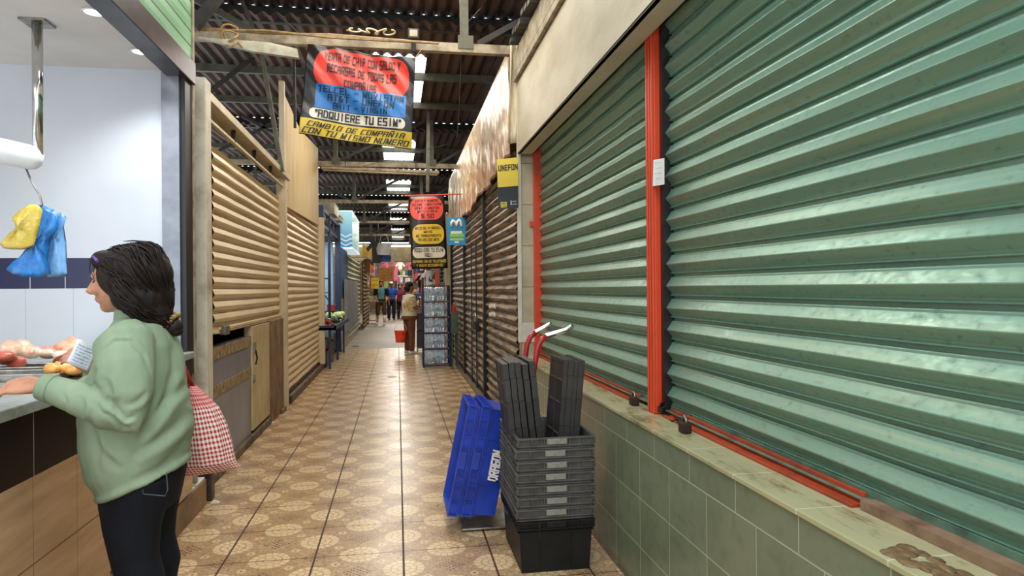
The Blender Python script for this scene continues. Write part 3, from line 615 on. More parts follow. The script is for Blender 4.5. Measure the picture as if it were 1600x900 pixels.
# plywood board
m = Mt('plywood', .6); n = m.noise(5, (1, 3, .25), 5, .6); m.col(m.mix(m.ramp(n, .35, .7), '#cbb586', '#b0935d'))
b = B(); pb = [aX(444, 320, -1.33), aX(498, 352, -1.33), aX(497, 232, -1.33), aX(481, 215, -1.33), aX(470, 205, -1.33), aX(444, 146, -1.33)]
b.f([b.v(p) for p in pb]); r_ = bmesh.ops.extrude_face_region(b.bm, geom=list(b.bm.faces)); bmesh.ops.translate(b.bm, vec=(-.03, 0, 0), verts=[v for v in r_['geom'] if isinstance(v, bmesh.types.BMVert)])
tag(put(b, 'plywood_board', m.m, origin=tuple(pb[0])), 'tall pale plywood board standing above the second cream shutter', 'board')
b = B(); b.box(-1.37, pb[0].y-.08, 2.45, -1.31, pb[0].y, 3.9); tag(put(b, 'board_batten', M_cream, origin=(-1.34, pb[0].y, 2.45)), 'narrow cream batten along the near edge of the plywood board', 'batten')
# marble counter front
m = Mt('grey_marble_slab', .3); n = m.noise(3, (1, 1.4, .8), 7, .7); c_ = m.mix(m.ramp(n, .35, .7), '#5c5d66', '#76747a'); m.col(c_)
ym = aX(392, 600, -1.36).y; yd = aX(420, 600, -1.36).y
b = B(); b.box(-1.44, yb0+.02, .0, -1.36, ym, .99)
t = thing('stall_counter', 'grey marble counter front with a beige relief border below the half lowered shutter', 'counter', (-1.4, (y1a+ym)/2, 0)); put(b, 'marble_front', m.m, t)
m = Mt('beige_relief_border', .6); n = m.noise(20, (1, 1, 1), 4); ff = ((m.Y*9).fr()-.5).abs(); c_ = m.mix(m.ramp(n, .35, .6), '#a58d66', '#6d5636'); m.col(m.mix((ff < .06)*.5, c_, '#4a3a24'))
for z0_, z1_ in ((.62, .70), (.90, .99)):
    b = B(); b.box(-1.362, yb0+.05, z0_, -1.352, ym-.01, z1_); put(b, 'border', m.m, t)
m = Mt('cream_boarded_panel', .5); ff = ((m.Y*14).fr()-.5).abs(); c_ = m.mix(m.ramp(m.noise(4), .3, .7), '#c9b78e', '#a8925f'); m.col(m.mix((ff < .06)*.6, c_, '#7a663f'))
t = thing('cabinet_door', 'cream boarded door beside the grey marble counter front', 'door', (-1.37, (ym+yd)/2, .1))
b = B(); b.box(-1.42, ym+.01, .10, -1.345, yd-.02, 1.08); put(b, 'panel', m.m, t, bevel=.004)
b = B(); b.box(-1.345, ym+.03, .55, -1.33, ym+.09, .62).box(-1.345, ym+.02, .83, -1.325, ym+.08, .93); put(b, 'latch', M_steel, t)
b = B(); b.tube([(-1.325, ym+.05, .85), (-1.315, ym+.07, .78), (-1.32, ym+.03, .72)], .008, 6); put(b, 'lock', M_rust, t)
m = Mt('stained_brown_plaster', .8); n = m.noise(5, detail=6); m.col(m.mix(m.ramp(n, .35, .7), '#8a6b43', '#4f3c26')); m.bump(n, .5)
b = B(); b.box(-1.5, yd, 0, -1.33, y1b+.10, 1.09); b.box(-1.33, y1b-.3, 0, -1.30, y1b+.0, .05); tag(put(b, 'brick_pier', m.m, origin=(-1.4, yd, 0), bevel=.008), 'stained brown plastered pier under the slim cream post', 'pier')
b = B(); b.box(-1.55, y2a+.10, 0, -1.31, y2b+.2, .10); b.box(-1.5, yb0+.05, 0, -1.33, yd, .07)
tag(put(b, 'kerb', M_kerb if False else paint('mossy_kerb', '#77644a', '#3d3021', 9, .35, .65, .8, bump=.6), origin=(-1.35, y2a, 0), bevel=.01), 'grimy concrete kerb under the cream shutters', 'kerb')
b = B(); b.box(-1.9, yb0, 0, -1.8, 12.2, 2.6); b.box(-1.8, y1b, 0, -1.52, y1b+.05, 2.6); put(b, 'wall_left', M_dark)['kind'] = 'structure'
# ------------------------------------------------------------------ meat stall (left)
PY = aX(282, 400, -1.30).y+.05      # partition plane
m = Mt('white_stall_wall', .25); n = m.noise(1.2); c_ = m.mix(m.ramp(n, .3, .7), '#c8cdd4', '#bfc4cb')
zb1, zb0 = aY(200, 403, PY).z, aY(200, 450, PY).z
x1j = aY(47, 440, PY).x; x2j = aY(102, 440, PY).x
band = (m.Z < zb1)*(m.Z > zb0); c_ = m.mix(band, c_, '#080c40')
fj = (((m.X-x1j)/(x2j-x1j)+.5).fr()-.5).abs()*(x2j-x1j); c_ = m.mix(band*(fj < .0025), c_, '#a8acb8')
fw = (((m.X-aY(40, 500, PY).x)/.26+.5).fr()-.5).abs(); c_ = m.mix((m.Z < zb0)*(fw < .008)*.5, c_, '#8d93a0'); c_ = m.mix(((m.Z-(zb0-.4)).abs() < .0015)*.5, c_, '#8d93a0')
m.col(c_); b = B(); b.box(-4.6, PY, 0, -1.33, PY+.06, 2.77); put(b, 'wall_stall', m.m)['kind'] = 'structure'
b = B(); b.box(-4.7, -1.5, 0, -4.6, PY+.06, 2.77); put(b, 'wall_left', M_white)['kind'] = 'structure'
b = B(); b.box(-4.7, -1.5, 2.77, -1.36, PY+.06, 2.85); put(b, 'ceiling', paint('matt_white_ceiling', '#dcd8d4', '#cfcbc8', 2, rough=.8))['kind'] = 'structure'
M_lampw = emis('lit_downlight', '#ffffff', 9)
for i, (px, py) in enumerate(((147, 18), (220, 80))):
    c = aZ(px, py, 2.768); t = thing('ceiling_downlight', ('round white recessed downlight nearer the camera', 'round white recessed downlight nearer the partition wall')[i], 'lamp', tuple(c), group='recessed downlights')
    b = B(); b.M = Matrix.Translation(c); b.lathe([(.055, -.002), (.045, -.008), (.042, -.004), (.042, .001)], 28); put(b, 'ring', M_white, t, smooth=True)
    b = B(); b.M = Matrix.Translation(c); b.lathe([(.041, -.004), (.041, -.001)], 28); put(b, 'diffuser', M_lampw, t)
    l = bpy.data.lights.new('downlight', 'SPOT'); l.energy = 28; l.spot_size = 2.2; l.spot_blend = .9; l.shadow_soft_size = .05; l.color = (.93, .97, 1); o = bpy.data.objects.new('downlight', l); C.objects.link(o); o.location = c+Vector((0, 0, -.03))
# header: dark channel + green slats
b = B(); b.box(-1.37, -1.5, 2.72, -1.25, PY+.12, 2.86); tag(put(b, 'header_beam', paint('graphite_channel', '#3c3a3c', '#242325', 8, rough=.35, metal=.4), origin=(-1.3, 2, 2.72), bevel=.004), 'dark metal header channel along the front of the meat stall', 'beam')
m = Mt('light_green_slats', .4); ff = ((m.Z*10.5).fr()-.5).abs(); c_ = m.mix(m.ramp(m.noise(5, (1, .3, 1)), .3, .7), '#86bb8c', '#68a072'); m.col(m.mix((ff > .44), c_, '#27452f')); m.bump(ff*-1, .4, .01)
b = B(); b.box(-1.33, -1.5, 2.86, -1.27, PY+.12, 4.0); tag(put(b, 'green_fascia', m.m, origin=(-1.3, 2, 2.86)), 'light green slatted fascia above the meat stall', 'fascia')
b = B(); b.box(-1.40, PY-.06, 1.0, -1.30, PY+.0, 2.77); b.mi = 1; b.box(-1.30, PY-.04, .9, -1.27, PY+.1, 2.8)
tag(put(b, 'door_jamb', [paint('brushed_grey_metal', '#8a8e96', '#6e727c', 5, rough=.3, metal=.4), M_black], origin=(-1.33, PY, 1)), 'grey and black metal jamb at the end of the meat stall', 'jamb')
b = B(); b.box(-1.295, PY+.10, .2, -1.262, PY+.14, 4.2); tag(put(b, 'conduit_strip', M_beaml, origin=(-1.28, PY+.12, .2)), 'thin tan upright strip beside the green fascia', 'strip')
# counter
CX = -1.25
m = Mt('stall_front_tiles', .25, 0, 0, .12); dk = m.Z > .78
n = m.noise(2); cb = m.mix(m.ramp(m.noise(3, (1, .6, 5)), .3, .7), '#c8a580', '#ab8861'); yj = aX(117, 800, CX).y; fy = (((m.Y-yj)/.33+.5).fr()-.5).abs()*.33
fz = (m.Z-.477).abs(); cb = m.mix((fy < .0015).mx(fz < .003)*.8, cb, '#4f3a26')
yk = aX(62, 700, CX).y; fk = (((m.Y-yk)/.34+.5).fr()-.5).abs()*.34; ck = m.mix((fk < .003), '#07070c', '#7c7464'); m.col(m.mix(dk, cb, ck))
yce = PY-.02
t = thing('market_counter', 'long tiled meat counter, black tiles over brown, with a grey slab top', 'counter', (-1.6, 2, 0))
b = B(); b.box(-2.0, -1.4, 0, CX, 3.25, 1.004); b.box(-2.0, 3.25, .2, CX, yce, 1.004); put(b, 'base', m.m, t)
b = B(); b.box(-2.05, -1.4, 1.005, CX+.015, yce+.01, 1.046); put(b, 'worktop', paint('grey_stone_slab', '#9aa09a', '#7d8378', 9, rough=.25), t, bevel=.006)
b = B(); b.box(-2.2, 3.25, 0, -1.26, yb0-.13, .17); b.mi = 1; b.box(-2.2, 3.25, .17, -1.27, yb0-.13, .185)
tag(put(b, 'door_step', [paint('brown_step_tile', '#8a6a44', '#5e452a', 6), M_white], origin=(-1.5, 3.8, 0), bevel=.004), 'brown tiled step with a white top between the counter and the dirty white post', 'step')
# steel pole + white roll
pc = aZ(58, 34, 2.77)
zc_low = aY(58, 242, pc.y).z
t = thing('hanging_pole', 'chromed steel pole dropping from the stall ceiling', 'pole', tuple(pc))
b = B(); b.tube([pc, Vector((pc.x, pc.y, zc_low))], .024, 16); put(b, 'tube', M_chrome, t, smooth=True)
b = B(); b.M = Matrix.Translation(pc); b.box(-.06, -.06, -.012, .06, .06, -.001); put(b, 'flange', M_steel, t)
q1 = aY(48, 246, pc.y); q0 = aY(-60, 222, pc.y-.12)
b = B(); b.tube([q0, q0.lerp(q1, .5), q1], [.062, .062, .062], 24, round_ends=True); tag(put(b, 'lamp_tube', paint('white_plastic', '#eef0f2', '#e0e3e6', 3, rough=.3), origin=tuple(q1), smooth=True), 'fat white rounded tube fixed to the foot of the chromed pole', 'tube')
# hook and bags
hk = aY(66, 320, pc.y)
b = B(); b.tube([aY(40, 262, pc.y), aY(50, 285, pc.y), aY(62, 305, pc.y), hk, aY(60, 326, pc.y)], .005, 8); tag(put(b, 'wire_hook', M_steel, origin=tuple(hk), smooth=True), 'thin bent wire hook hanging from the white tube', 'hook')
def bagsheet(name, lab, outline, base_y, mat, thick=.03, seed=0):
    """fan of thin plastic, outline in pixels traced round; pleats in depth"""
    t = B(); pts = [aY(x, y, base_y) for x, y in outline]; c = aY(sum(p[0] for p in outline)/len(outline), sum(p[1] for p in outline)/len(outline), base_y)
    N = len(pts); R = 7
    for side in (-1, 1):
        rows = []
        for j in range(R+1):
            k = j/R; row = []
            for i, p in enumerate(pts):
                q = c.lerp(p, k); q = q+Vector((0, side*thick*(1-k**2.5)*(0.6+.4*math.sin(i*2.3+seed))+.008*math.sin(i*3.1+j), 0)); row.append(t.v(q) if j else None)
            if j == 0: row = [t.v(c+Vector((0, side*thick, 0)))]*N
            rows.append(row)
        for j in range(R):
            for i in range(N):
                a, b_ = rows[j], rows[j+1]
                vs = [a[i], a[(i+1) % N], b_[(i+1) % N], b_[i]] if j else [a[0], b_[(i+1) % N], b_[i]]
                t.f(vs)
    bmesh.ops.remove_doubles(t.bm, verts=t.bm.verts, dist=.0005)
    return tag(put(t, name, mat, origin=tuple(c), smooth=True), lab, 'bag')
def plastic(name, c1, c2, sc_=(1, 1, 1)):
    m = Mt(name, .28, 0, .3); n = m.noise(16, sc_, 5, .65); m.col(m.mix(m.ramp(n, .35, .7), c1, c2)); m.bump(n, .5, .01); m.b.inputs['Transmission Weight'].default_value = .0; return m.m
bagsheet('plastic_bag', 'bunch of yellow plastic bags hanging on the wire hook', [(45, 319), (60, 320), (66, 328), (64, 345), (58, 365), (53, 385), (35, 390), (20, 390), (5, 388), (0, 382), (8, 370), (22, 358), (26, 350), (20, 345), (20, 338), (32, 328)], pc.y-.05, plastic('yellow_plastic', '#e8cf5a', '#c5a636', (1, 1, 2)), .04)
bagsheet('plastic_bag', 'bright blue gathered plastic bags hanging behind the yellow ones', [(57, 319), (72, 322), (85, 328), (92, 345), (90, 358), (80, 368), (76, 388), (72, 405), (80, 428), (62, 433), (40, 433), (20, 428), (9, 421), (25, 408), (38, 395), (50, 380), (60, 355), (62, 335)], pc.y+.02, plastic('blue_plastic', '#2f8fe0', '#1764b4', (2, 2, 1)), .045, 1)
bagsheet('plastic_bag', 'pale blue flat plastic bags fanned at the right of the bunch', [(70, 335), (96, 332), (104, 340), (100, 352), (103, 378), (107, 432), (74, 433), (66, 405), (72, 378), (76, 350)], pc.y+.07, plastic('pale_blue_plastic', '#7fb6e4', '#4f93cf', (2, 2, 1)), .02, 2)
# meats and trays
def tray(px, py, l, w_, lab, rz=0, z=1.047):
    c = aZ(px, py, z); t = thing('metal_tray', lab, 'tray', tuple(c), rz, 'steel trays on the meat counter')
    b = B(); b.M = WM[t.name]
    b.box(-l/2, -w_/2, 0, l/2, w_/2, .006); 
    for s_ in (-1, 1): b.box(-l/2, s_*w_/2-.003, .006, l/2, s_*w_/2+.003, .03); b.box(s_*l/2-.003, -w_/2, .006, s_*l/2+.003, w_/2, .03)
    put(b, 'pan', M_steel, t, bevel=.003); return c, t
tray(20, 590, .5, .30, 'long steel tray at the left edge under pale meat'); tray(62, 582, .34, .3, 'steel tray behind the woman\'s hand')
def lumps(name, lab, cat, c, n, sx, sy, h, mat, r=(.02, .04)):
    b = B()
    for k in range(n):
        q = Vector(c)+Vector((random.uniform(-sx, sx), random.uniform(-sy, sy), random.uniform(.2, 1)*h)); b.ell(q, random.uniform(*r)*1.5, random.uniform(*r)*1.5, random.uniform(*r), 12, 8, Matrix.Rotation(random.random()*3, 3, 'Z'))
    return tag(put(b, name, mat, origin=tuple(c), remesh=.008, sm=3), lab, cat)
m = Mt('raw_chicken_skin', .3, 0, .3); n = m.noise(9, (1, 2, 1), 5); c_ = m.mix(m.ramp(n, .35, .65), '#ecc4a6', '#dc9478'); m.col(m.mix((m.noise(6) > .58)*.6, c_, '#f4e4d2')); M_meat = m.m
c = aZ(58, 575, 1.046); lumps('raw_chicken', 'pile of pale pink raw chicken pieces under clear film on the counter', 'meat', (c.x-.05, c.y+.15, 1.08), 26, .22, .09, .07, M_meat)
c = aZ(5, 583, 1.046); lumps('raw_meat', 'reddish raw meat cuts at the left edge of the counter', 'meat', (c.x, c.y, 1.08), 10, .09, .06, .05, paint('red_meat', '#c9705a', '#a8402f', 12, rough=.3))
m = Mt('yellow_chicken', .3, 0, .3); n = m.noise(8); m.col(m.mix(m.ramp(n, .4, .65), '#e6b254', '#d98f3c'))
c = aZ(100, 592, 1.046); lumps('chicken_breast', 'yellow skinned chicken piece beside the woman\'s hand', 'meat', (c.x, c.y+.03, 1.066), 9, .06, .07, .03, m.m, (.02, .035))
c = aZ(103, 580, 1.066); b = B(); b.ell((c.x+.01, c.y-.02, 1.112), .055, .04, .03, 14, 8); tag(put(b, 'giblets', paint('dark_liver', '#5a2018', '#8a3a28', 14, rough=.25), origin=(c.x, c.y, 1.106), remesh=.008, sm=2), 'dark red giblets lying on the yellow chicken', 'meat')
# ------------------------------------------------------------------ people
M_hair = None
def mat_hair(nm, c1, c2):
    m = Mt(nm, .6, 0, 0, .25); n = m.noise(30, (1, 1, .4), 5); m.col(m.mix(m.ramp(n, .4, .7), c1, c2)); m.bump(n, .6, .01); return m.m
def cloth(nm, c1, c2, sc_=5, bump=.25, stretch=(1, 1, 1)):
    if nm in _mc: return _mc[nm]
    m = Mt(nm, .85, 0, 0, .25); n = m.noise(sc_, stretch, 4); nf = m.noise(350, (1, 1, 1), 1); m.col(m.mix(m.ramp(n, .3, .7), c1, c2)); m.bump(n*.8+nf*.05, bump, .02); _mc[nm] = m.m; return m.m
def hand(b, wr, fwd, back, side, s=1.0, curl=.5, thumb_open=.6):
    """wrist position, finger direction, back-of-hand normal, side towards the thumb"""
    f = Vector(fwd).normalized(); n = Vector(back).normalized(); n = (n-f*n.dot(f)).normalized(); t = Vector(side); t = (t-f*t.dot(f)-n*t.dot(n)).normalized()
    P = Vector(wr)
    b.loft([(P+f*d*s, t*w_*s, n*h*s) for d, w_, h in ((-.03, .027, .022), (0, .028, .020), (.02, .034, .018), (.05, .041, .016), (.08, .042, .014), (.092, .036, .010))], 16)
    for i, (off, L, r) in enumerate(((.031, .072, .0088), (.0105, .080, .009), (-.0105, .075, .0086), (-.031, .058, .0076))):
        p = P+(f*.082+t*off)*s; d = (f+t*off*1.2).normalized(); pts = [p-d*.02*s, p]; a = 0
        for k, fr in enumerate((.45, .32, .23)):
            a += curl*(.55 if k == 0 else .75); dd = d*math.cos(a)-n*math.sin(a); p = p+dd*L*fr*s; pts.append(p)
        b.tube(pts, [r*s, r*s, r*.95*s, r*.88*s, r*.75*s], 10, round_ends=True)
    p = P+(f*.022+t*.028-n*.004)*s; d = (f*.75+t*thumb_open-n*.25).normalized(); p2 = p+d*.035*s; p3 = p2+(d*.8+f*.5).normalized()*.03*s; p4 = p3+(f*.9+d*.3-n*.3).normalized()*.022*s
    b.tube([p-d*.015*s, p2, p3, p4], [.014*s, .0115*s, .0105*s, .008*s], 10, round_ends=True)
def head(b, c, fwd, up, s=1.0):
    f = Vector(fwd).normalized(); u = Vector(up).normalized(); sd = f.cross(u).normalized(); R = Matrix((sd, f, u)).transposed(); c = Vector(c)
    L = lambda x, y, z: c+(sd*x+f*y+u*z)*s
    b.ell(L(0, -.012, .025), .074*s, .094*s, .088*s, 24, 16, R)
    b.ell(L(0, .025, -.03), .060*s, .066*s, .082*s, 20, 14, R)
    b.ell(L(0, .056, -.088), .027*s, .026*s, .022*s, 12, 8, R)         # chin
    b.ell(L(0, .074, .022), .05*s, .014*s, .018*s, 12, 8, R)           # brow
    b.loft([(L(0, .085, .012), sd*.008*s, f*.012*s), (L(0, .100, -.012), sd*.012*s, f*.015*s), (L(0, .109, -.029), sd*.018*s, f*.017*s), (L(0, .098, -.041), sd*.016*s, f*.012*s)], 12)
    b.ell(L(0, .084, -.056), .022*s, .012*s, .006*s, 12, 8, R); b.ell(L(0, .082, -.066), .019*s, .012*s, .007*s, 12, 8, R)
    for k in (-1, 1):
        b.ell(L(k*.040, .062, -.025), .024*s, .022*s, .026*s, 12, 8, R); b.ell(L(k*.074, -.005, -.008), .008*s, .018*s, .03*s, 10, 8, R)
    return L, R
# --- near woman
WY = 2.58
def W(x, y, Y=WY): return aY(x, y, Y)
Yv = Vector((0, 1, 0))
def sec(fx, fy, bx, by, hw, Y=WY, g=0.0):
    a = W(fx, fy, Y); c = W(bx, by, Y); m_ = (a+c)/2; h = (a-c)/2; h = h*(1+g/h.length); return (m_, h, Yv*(hw+g))
wom = B()
TS = [(184, 494, 240, 490, .055), (176, 511, 262, 506, .135), (163, 542, 276, 536, .18), (149, 578, 283, 572, .195), (130, 612, 289, 608, .20), (128, 655, 297, 643, .205), (132, 700, 298, 680, .21), (142, 745, 294, 700, .205), (163, 772, 288, 716, .195)]
wom.loft([sec(*s_, g=-.022) for s_ in TS], 28)
hipc = W(226, 770); gz = 0
LEGL, LEGR = WY-.085, WY+.085
def legsec(Y, g=0):
    out = []
    for (fx, bx, y, hw) in ((162, 288, 740, .105), (166, 280, 780, .098), (174, 268, 820, .09), (184, 264, 860, .083), (193, 274, 900, .075), (198, 262, 960, .066), (200, 256, 1020, .055), (203, 246, 1075, .045)):
        out.append(sec(fx, y, bx, y-(8 if y < 800 else 0), hw, WY, g)); m_, h, w__ = out[-1]; out[-1] = (Vector((m_.x, Y, m_.z)), h*.86, w__)
    zt = out[0][0].z; k = (zt-.09)/(zt-out[-1][0].z)
    return [(Vector((c_.x, c_.y, zt-(zt-c_.z)*k)), h, w__) for c_, h, w__ in out]
for Y in (LEGL, LEGR):
    ls = legsec(Y, -.012); wom.loft(ls, 18); ax = ls[-1][0]
    wom.loft([(Vector((ax.x+.07, Y, .045)), Yv*.03, Vector((0, 0, .035))), (Vector((ax.x, Y, .05)), Yv*.04, Vector((0, 0, .045))), (Vector((ax.x-.08, Y, .04)), Yv*.045, Vector((0, 0, .035))), (Vector((ax.x-.15, Y, .025)), Yv*.035, Vector((0, 0, .022)))], 12)
hc = W(190, 437); ffw = Vector((-1, .12, -.10)); 
wom.loft([(W(205, 460), Vector((.05, 0, .01)), Yv*.05), (W(209, 485), Vector((.052, 0, .01)), Yv*.052), (W(214, 512), Vector((.07, 0, 0)), Yv*.08)], 16)
Lh, Rh = head(wom, hc, ffw, (-.10, 0, 1), 1.0)
# arms (left arm nearest the camera)
AL = [W(192, 532, 2.42), W(196, 575, 2.385), W(200, 620, 2.36), W(202, 651, 2.355), W(170, 640, 2.35), W(120, 622, 2.355), W(85, 609, 2.37), W(66, 604, 2.375)]
AR = [W(200, 535, 2.74), W(180, 590, 2.78), W(160, 625, 2.80), W(150, 610, 2.76), W(150, 592, 2.72), W(150, 580, 2.70)]
wom.tube(AL, [.06, .056, .05, .045, .042, .036, .028, .025], 16); wom.tube(AR, [.06, .052, .045, .038, .032, .027], 14)
hand(wom, W(64, 603, 2.375), W(18, 600, 2.38)-W(66, 600, 2.375), (.15, -.55, 1), (0, 1, .5), 1.0, .62, .6)
bill_c = W(128, 556, 2.66)
hand(wom, W(150, 578, 2.70), W(122, 560, 2.68)-W(150, 578, 2.70), (.35, -.55, .6), (.2, .5, .9), .9, .9, .6)
wp = put(wom, 'person', M_skin, origin=(W(226, 700).x, WY, 0), remesh=.0052, sm=2, smooth=True)
tag(wp, 'person in a sage green sweater and dark jeans at the meat counter holding a note', 'person')
WM[wp.name] = Matrix.Translation((W(226, 700).x, WY, 0))
M_sw = cloth('sage_green_knit', '#8f9f84', '#7a8b70', 3, .35, (2.2, 2.2, 1))
b = B(); b.loft([sec(*s_) for s_ in TS], 32)
b.tube([W(188, 524, 2.44)]+[AL[0]+Vector((0, .01, 0))]+AL[1:-1]+[AL[-1]+Vector((.015, 0, 0))], [.075, .092, .088, .079, .07, .064, .052, .044, .037], 20)
b.tube(AR, [.09, .082, .07, .055, .046, .04], 16)
b.ell(W(145, 612), .05, .15, .06, 16, 10)
# hem roll
hm = sec(*TS[-1]); b.tube([hm[0]+hm[1]*1.0*math.cos(2*PI*k/28)+hm[2]*math.sin(2*PI*k/28) for k in range(29)], .013, 8)
sw = put(b, 'sweater', M_sw, wp, remesh=.0065, sm=5, smooth=True)
def bake_folds(o, folds, Yref, near=True):
    dg = bpy.context.evaluated_depsgraph_get(); me = bpy.data.meshes.new_from_object(o.evaluated_get(dg)); o.modifiers.clear(); o.data = me
    Mw = WM[o.name]; FL = []
    for pts, A, wd in folds:
        q = [W(x, y, Yref) for x, y in pts]; FL.append(([(p.x, p.z) for p in q], A, wd))
    ns = [v.normal.copy() for v in me.vertices]
    for v, n in zip(me.vertices, ns):
        P = Mw @ v.co; d_ = .0035*mnoise.noise(P*7)+.002*mnoise.noise(P*17)
        if n.y < .25:
            k_ = (P.y)/Yref; X_, Z_ = P.x/k_, CAMH+(P.z-CAMH)/k_
            for q, A, wd in FL:
                best = 9; tb = 0; N = len(q)-1
                for i in range(N):
                    ax, az = q[i]; bx, bz = q[i+1]; ex, ez = bx-ax, bz-az; L = ex*ex+ez*ez; t = max(0, min(1, ((X_-ax)*ex+(Z_-az)*ez)/L)); dx, dz = X_-ax-t*ex, Z_-az-t*ez; dd = math.sqrt(dx*dx+dz*dz)
                    if dd < best: best = dd; tb = (i+t)/N; sg = 1 if ex*dz-ez*dx > 0 else -1
                if best < wd*4:
                    en = math.sin(PI*min(1, max(0, tb)))**.5 if 0 < tb < 1 else 0; x_ = best*sg/wd
                    d_ += A*en*(-math.exp(-x_*x_)+.75*math.exp(-(x_-1.6)**2))
        v.co += n*d_
    me.polygons.foreach_set('use_smooth', [True]*len(me.polygons)); me.update()
bake_folds(sw, [([(290, 598), (262, 628), (240, 658), (215, 690)], .011, .016), ([(296, 640), (275, 668), (245, 690), (205, 712)], .012, .018), ([(299, 672), (282, 705), (250, 735), (205, 755)], .010, .018),
    ([(270, 530), (272, 580), (262, 620), (240, 652)], .009, .014), ([(236, 585), (240, 620), (236, 655), (222, 680)], .005, .012), ([(148, 690), (165, 715), (190, 735)], .008, .014), ([(135, 650), (150, 690), (152, 740)], .006, .012),
    ([(160, 548), (180, 532), (205, 533), (226, 556), (236, 590)], .005, .006), ([(212, 650), (198, 655), (182, 640), (176, 632)], .009, .008), ([(206, 668), (190, 668), (176, 650)], .007, .008), ([(126, 617), (131, 636), (127, 655)], .007, .007),
    ([(148, 628), (160, 645), (178, 652)], .006, .008), ([(98, 611), (104, 628), (101, 645)], .004, .006), ([(165, 590), (172, 612), (168, 630)], .007, .010), ([(232, 610), (215, 628), (196, 634)], .007, .010), ([(150, 575), (142, 596), (150, 610)], .006, .01)], 2.40)
b = B(); d = (AL[-1]-AL[-2]).normalized()
cp = W(66, 604, 2.375); rr = []
for k in range(14):
    q = AL[-2].lerp(AL[-1], .1+k*.07); rr.append(q)
b.tube(rr, [.0455-.0004*k+(.0014 if k % 2 else 0) for k in range(14)], 28); put(b, 'cuff', M_sw, sw, smooth=True)
b = B()
cs = sec(183, 500, 243, 494, .062)
for k in range(6):
    z = k*.006; pts = [cs[0]+cs[1]*(1.05-.01*k)*math.cos(2*PI*i/36)+cs[2]*(1.05-.01*k)*math.sin(2*PI*i/36)+Vector((0, 0, z)) for i in range(37)]; b.tube(pts, .006, 6)
put(b, 'collar', M_sw, sw, smooth=True)
M_jean = cloth('dark_navy_denim', '#14171f', '#0c0e15', 6, .3, (2, 2, 1))
b = B()
for Y in (LEGL, LEGR): b.loft(legsec(Y, .004), 22)
b.loft([sec(158, 735, 287, 700, .17), sec(162, 772, 284, 745, .185), sec(170, 800, 276, 785, .17)], 24)
jn = put(b, 'jeans', M_jean, wp, remesh=.008, sm=3, smooth=True)
b = B(); M_st = paint('grey_stitching', '#4a4e58', '#363a44', 30)
def onj(x, y, Y): return W(x, y, Y)
b.tube([onj(223, 765, 2.396), onj(224, 772, 2.394), onj(258, 775, 2.40), onj(262, 765, 2.405), onj(260, 738, 2.41)], .0018, 6)
put(b, 'pocket_stitching', M_st, jn)
for Y in (LEGL, LEGR):
    ax = legsec(Y)[-1][0]; b = B(); b.loft([(Vector((ax.x+.085, Y, .045)), Yv*.032, Vector((0, 0, .045))), (Vector((ax.x, Y, .055)), Yv*.047, Vector((0, 0, .055))), (Vector((ax.x-.09, Y, .045)), Yv*.05, Vector((0, 0, .042))), (Vector((ax.x-.165, Y, .03)), Yv*.036, Vector((0, 0, .028)))], 16); put(b, 'shoe', M_black, wp, smooth=True)
# hair
MH = mat_hair('dark_brown_hair', '#140d0b', '#2d1e18')
b = B()
b.ell(W(212, 430), .122, .108, .106, 24, 16); b.ell(W(172, 409), .058, .075, .040, 18, 12, Matrix.Rotation(.25, 3, 'Y')); b.ell(W(226, 462), .092, .10, .095, 20, 14); b.ell(W(245, 486), .052, .07, .06, 16, 12)
b.ell(W(196, 462, WY-.045), .048, .05, .055, 14, 10)
hr = put(b, 'hair', MH, wp, remesh=.007, sm=3, smooth=True)
b = B(); random.seed(11); hcx = W(212, 432)
tie = W(266, 500)
for k in range(520):
    a = random.uniform(-1.5, 1.25); st = random.uniform(0, 1)
    s0 = W(lerp(146, 215, st)+random.uniform(-4, 4), lerp(408, 384, math.sin(st*PI/2))+random.uniform(-3, 3))
    pts = []
    for j in range(9):
        q = s0.lerp(tie, j/8); rel = q-hcx; 
        side = math.sin(PI*min(1, j/8+.05))*math.sin(a)*.115
        lift = math.sin(PI*j/8)*(math.cos(a))*.112
        q = Vector((q.x+lift*.30, WY+side*-1, q.z+lift*.9*(1 if j < 7 else .6))); q += Vector((mnoise.noise(q*9+Vector((k*.7, 0, 0))), mnoise.noise(q*9+Vector((0, k*.7, 0))), mnoise.noise(q*9+Vector((0, 0, k*.7)))))*.020
        pts.append(q)
    b.tube(pts, [.0012]+[.0026]*6+[.002, .0012], 5)
for k in range(320):
    a = random.uniform(0, 1); yy0 = lerp(405, 482, a); s0 = W(lerp(168, 196, a)+random.uniform(-6, 6), yy0, WY-.075-.02*math.sin(a*PI)); e0 = W(258+random.uniform(-6, 8), 503+random.uniform(-8, 8), WY-.03)
    bul = random.uniform(.018, .042)*math.sin(PI*(.25+.5*a)); pts = []
    for j in range(8):
        q = s0.lerp(e0, j/7)+Vector((0, -bul*math.sin(PI*min(1, j/7+.1))*1.25, -.012*math.sin(PI*j/7))); q += Vector((mnoise.noise(q*11+Vector((k*.7, 0, 0))), mnoise.noise(q*11+Vector((0, k*.7, 0)))*.5, mnoise.noise(q*11+Vector((0, 0, k*.7)))))*.022; pts.append(q)
    b.tube(pts, [.0012]+[.0027]*5+[.002, .0012], 5)
for k in range(26):
    s0 = W(random.uniform(142, 170), random.uniform(396, 410), WY-random.uniform(.0, .08)); pts = [s0]
    for j in range(4): pts.append(pts[-1]+Vector((random.uniform(-.004, .02), -.006, -.012-random.uniform(0, .012))))
    b.tube(pts, [.002, .002, .0016, .0012, .0008], 5)
put(b, 'hair_strands', MH, hr, smooth=True)
b = B(); pc_ = W(272, 508)
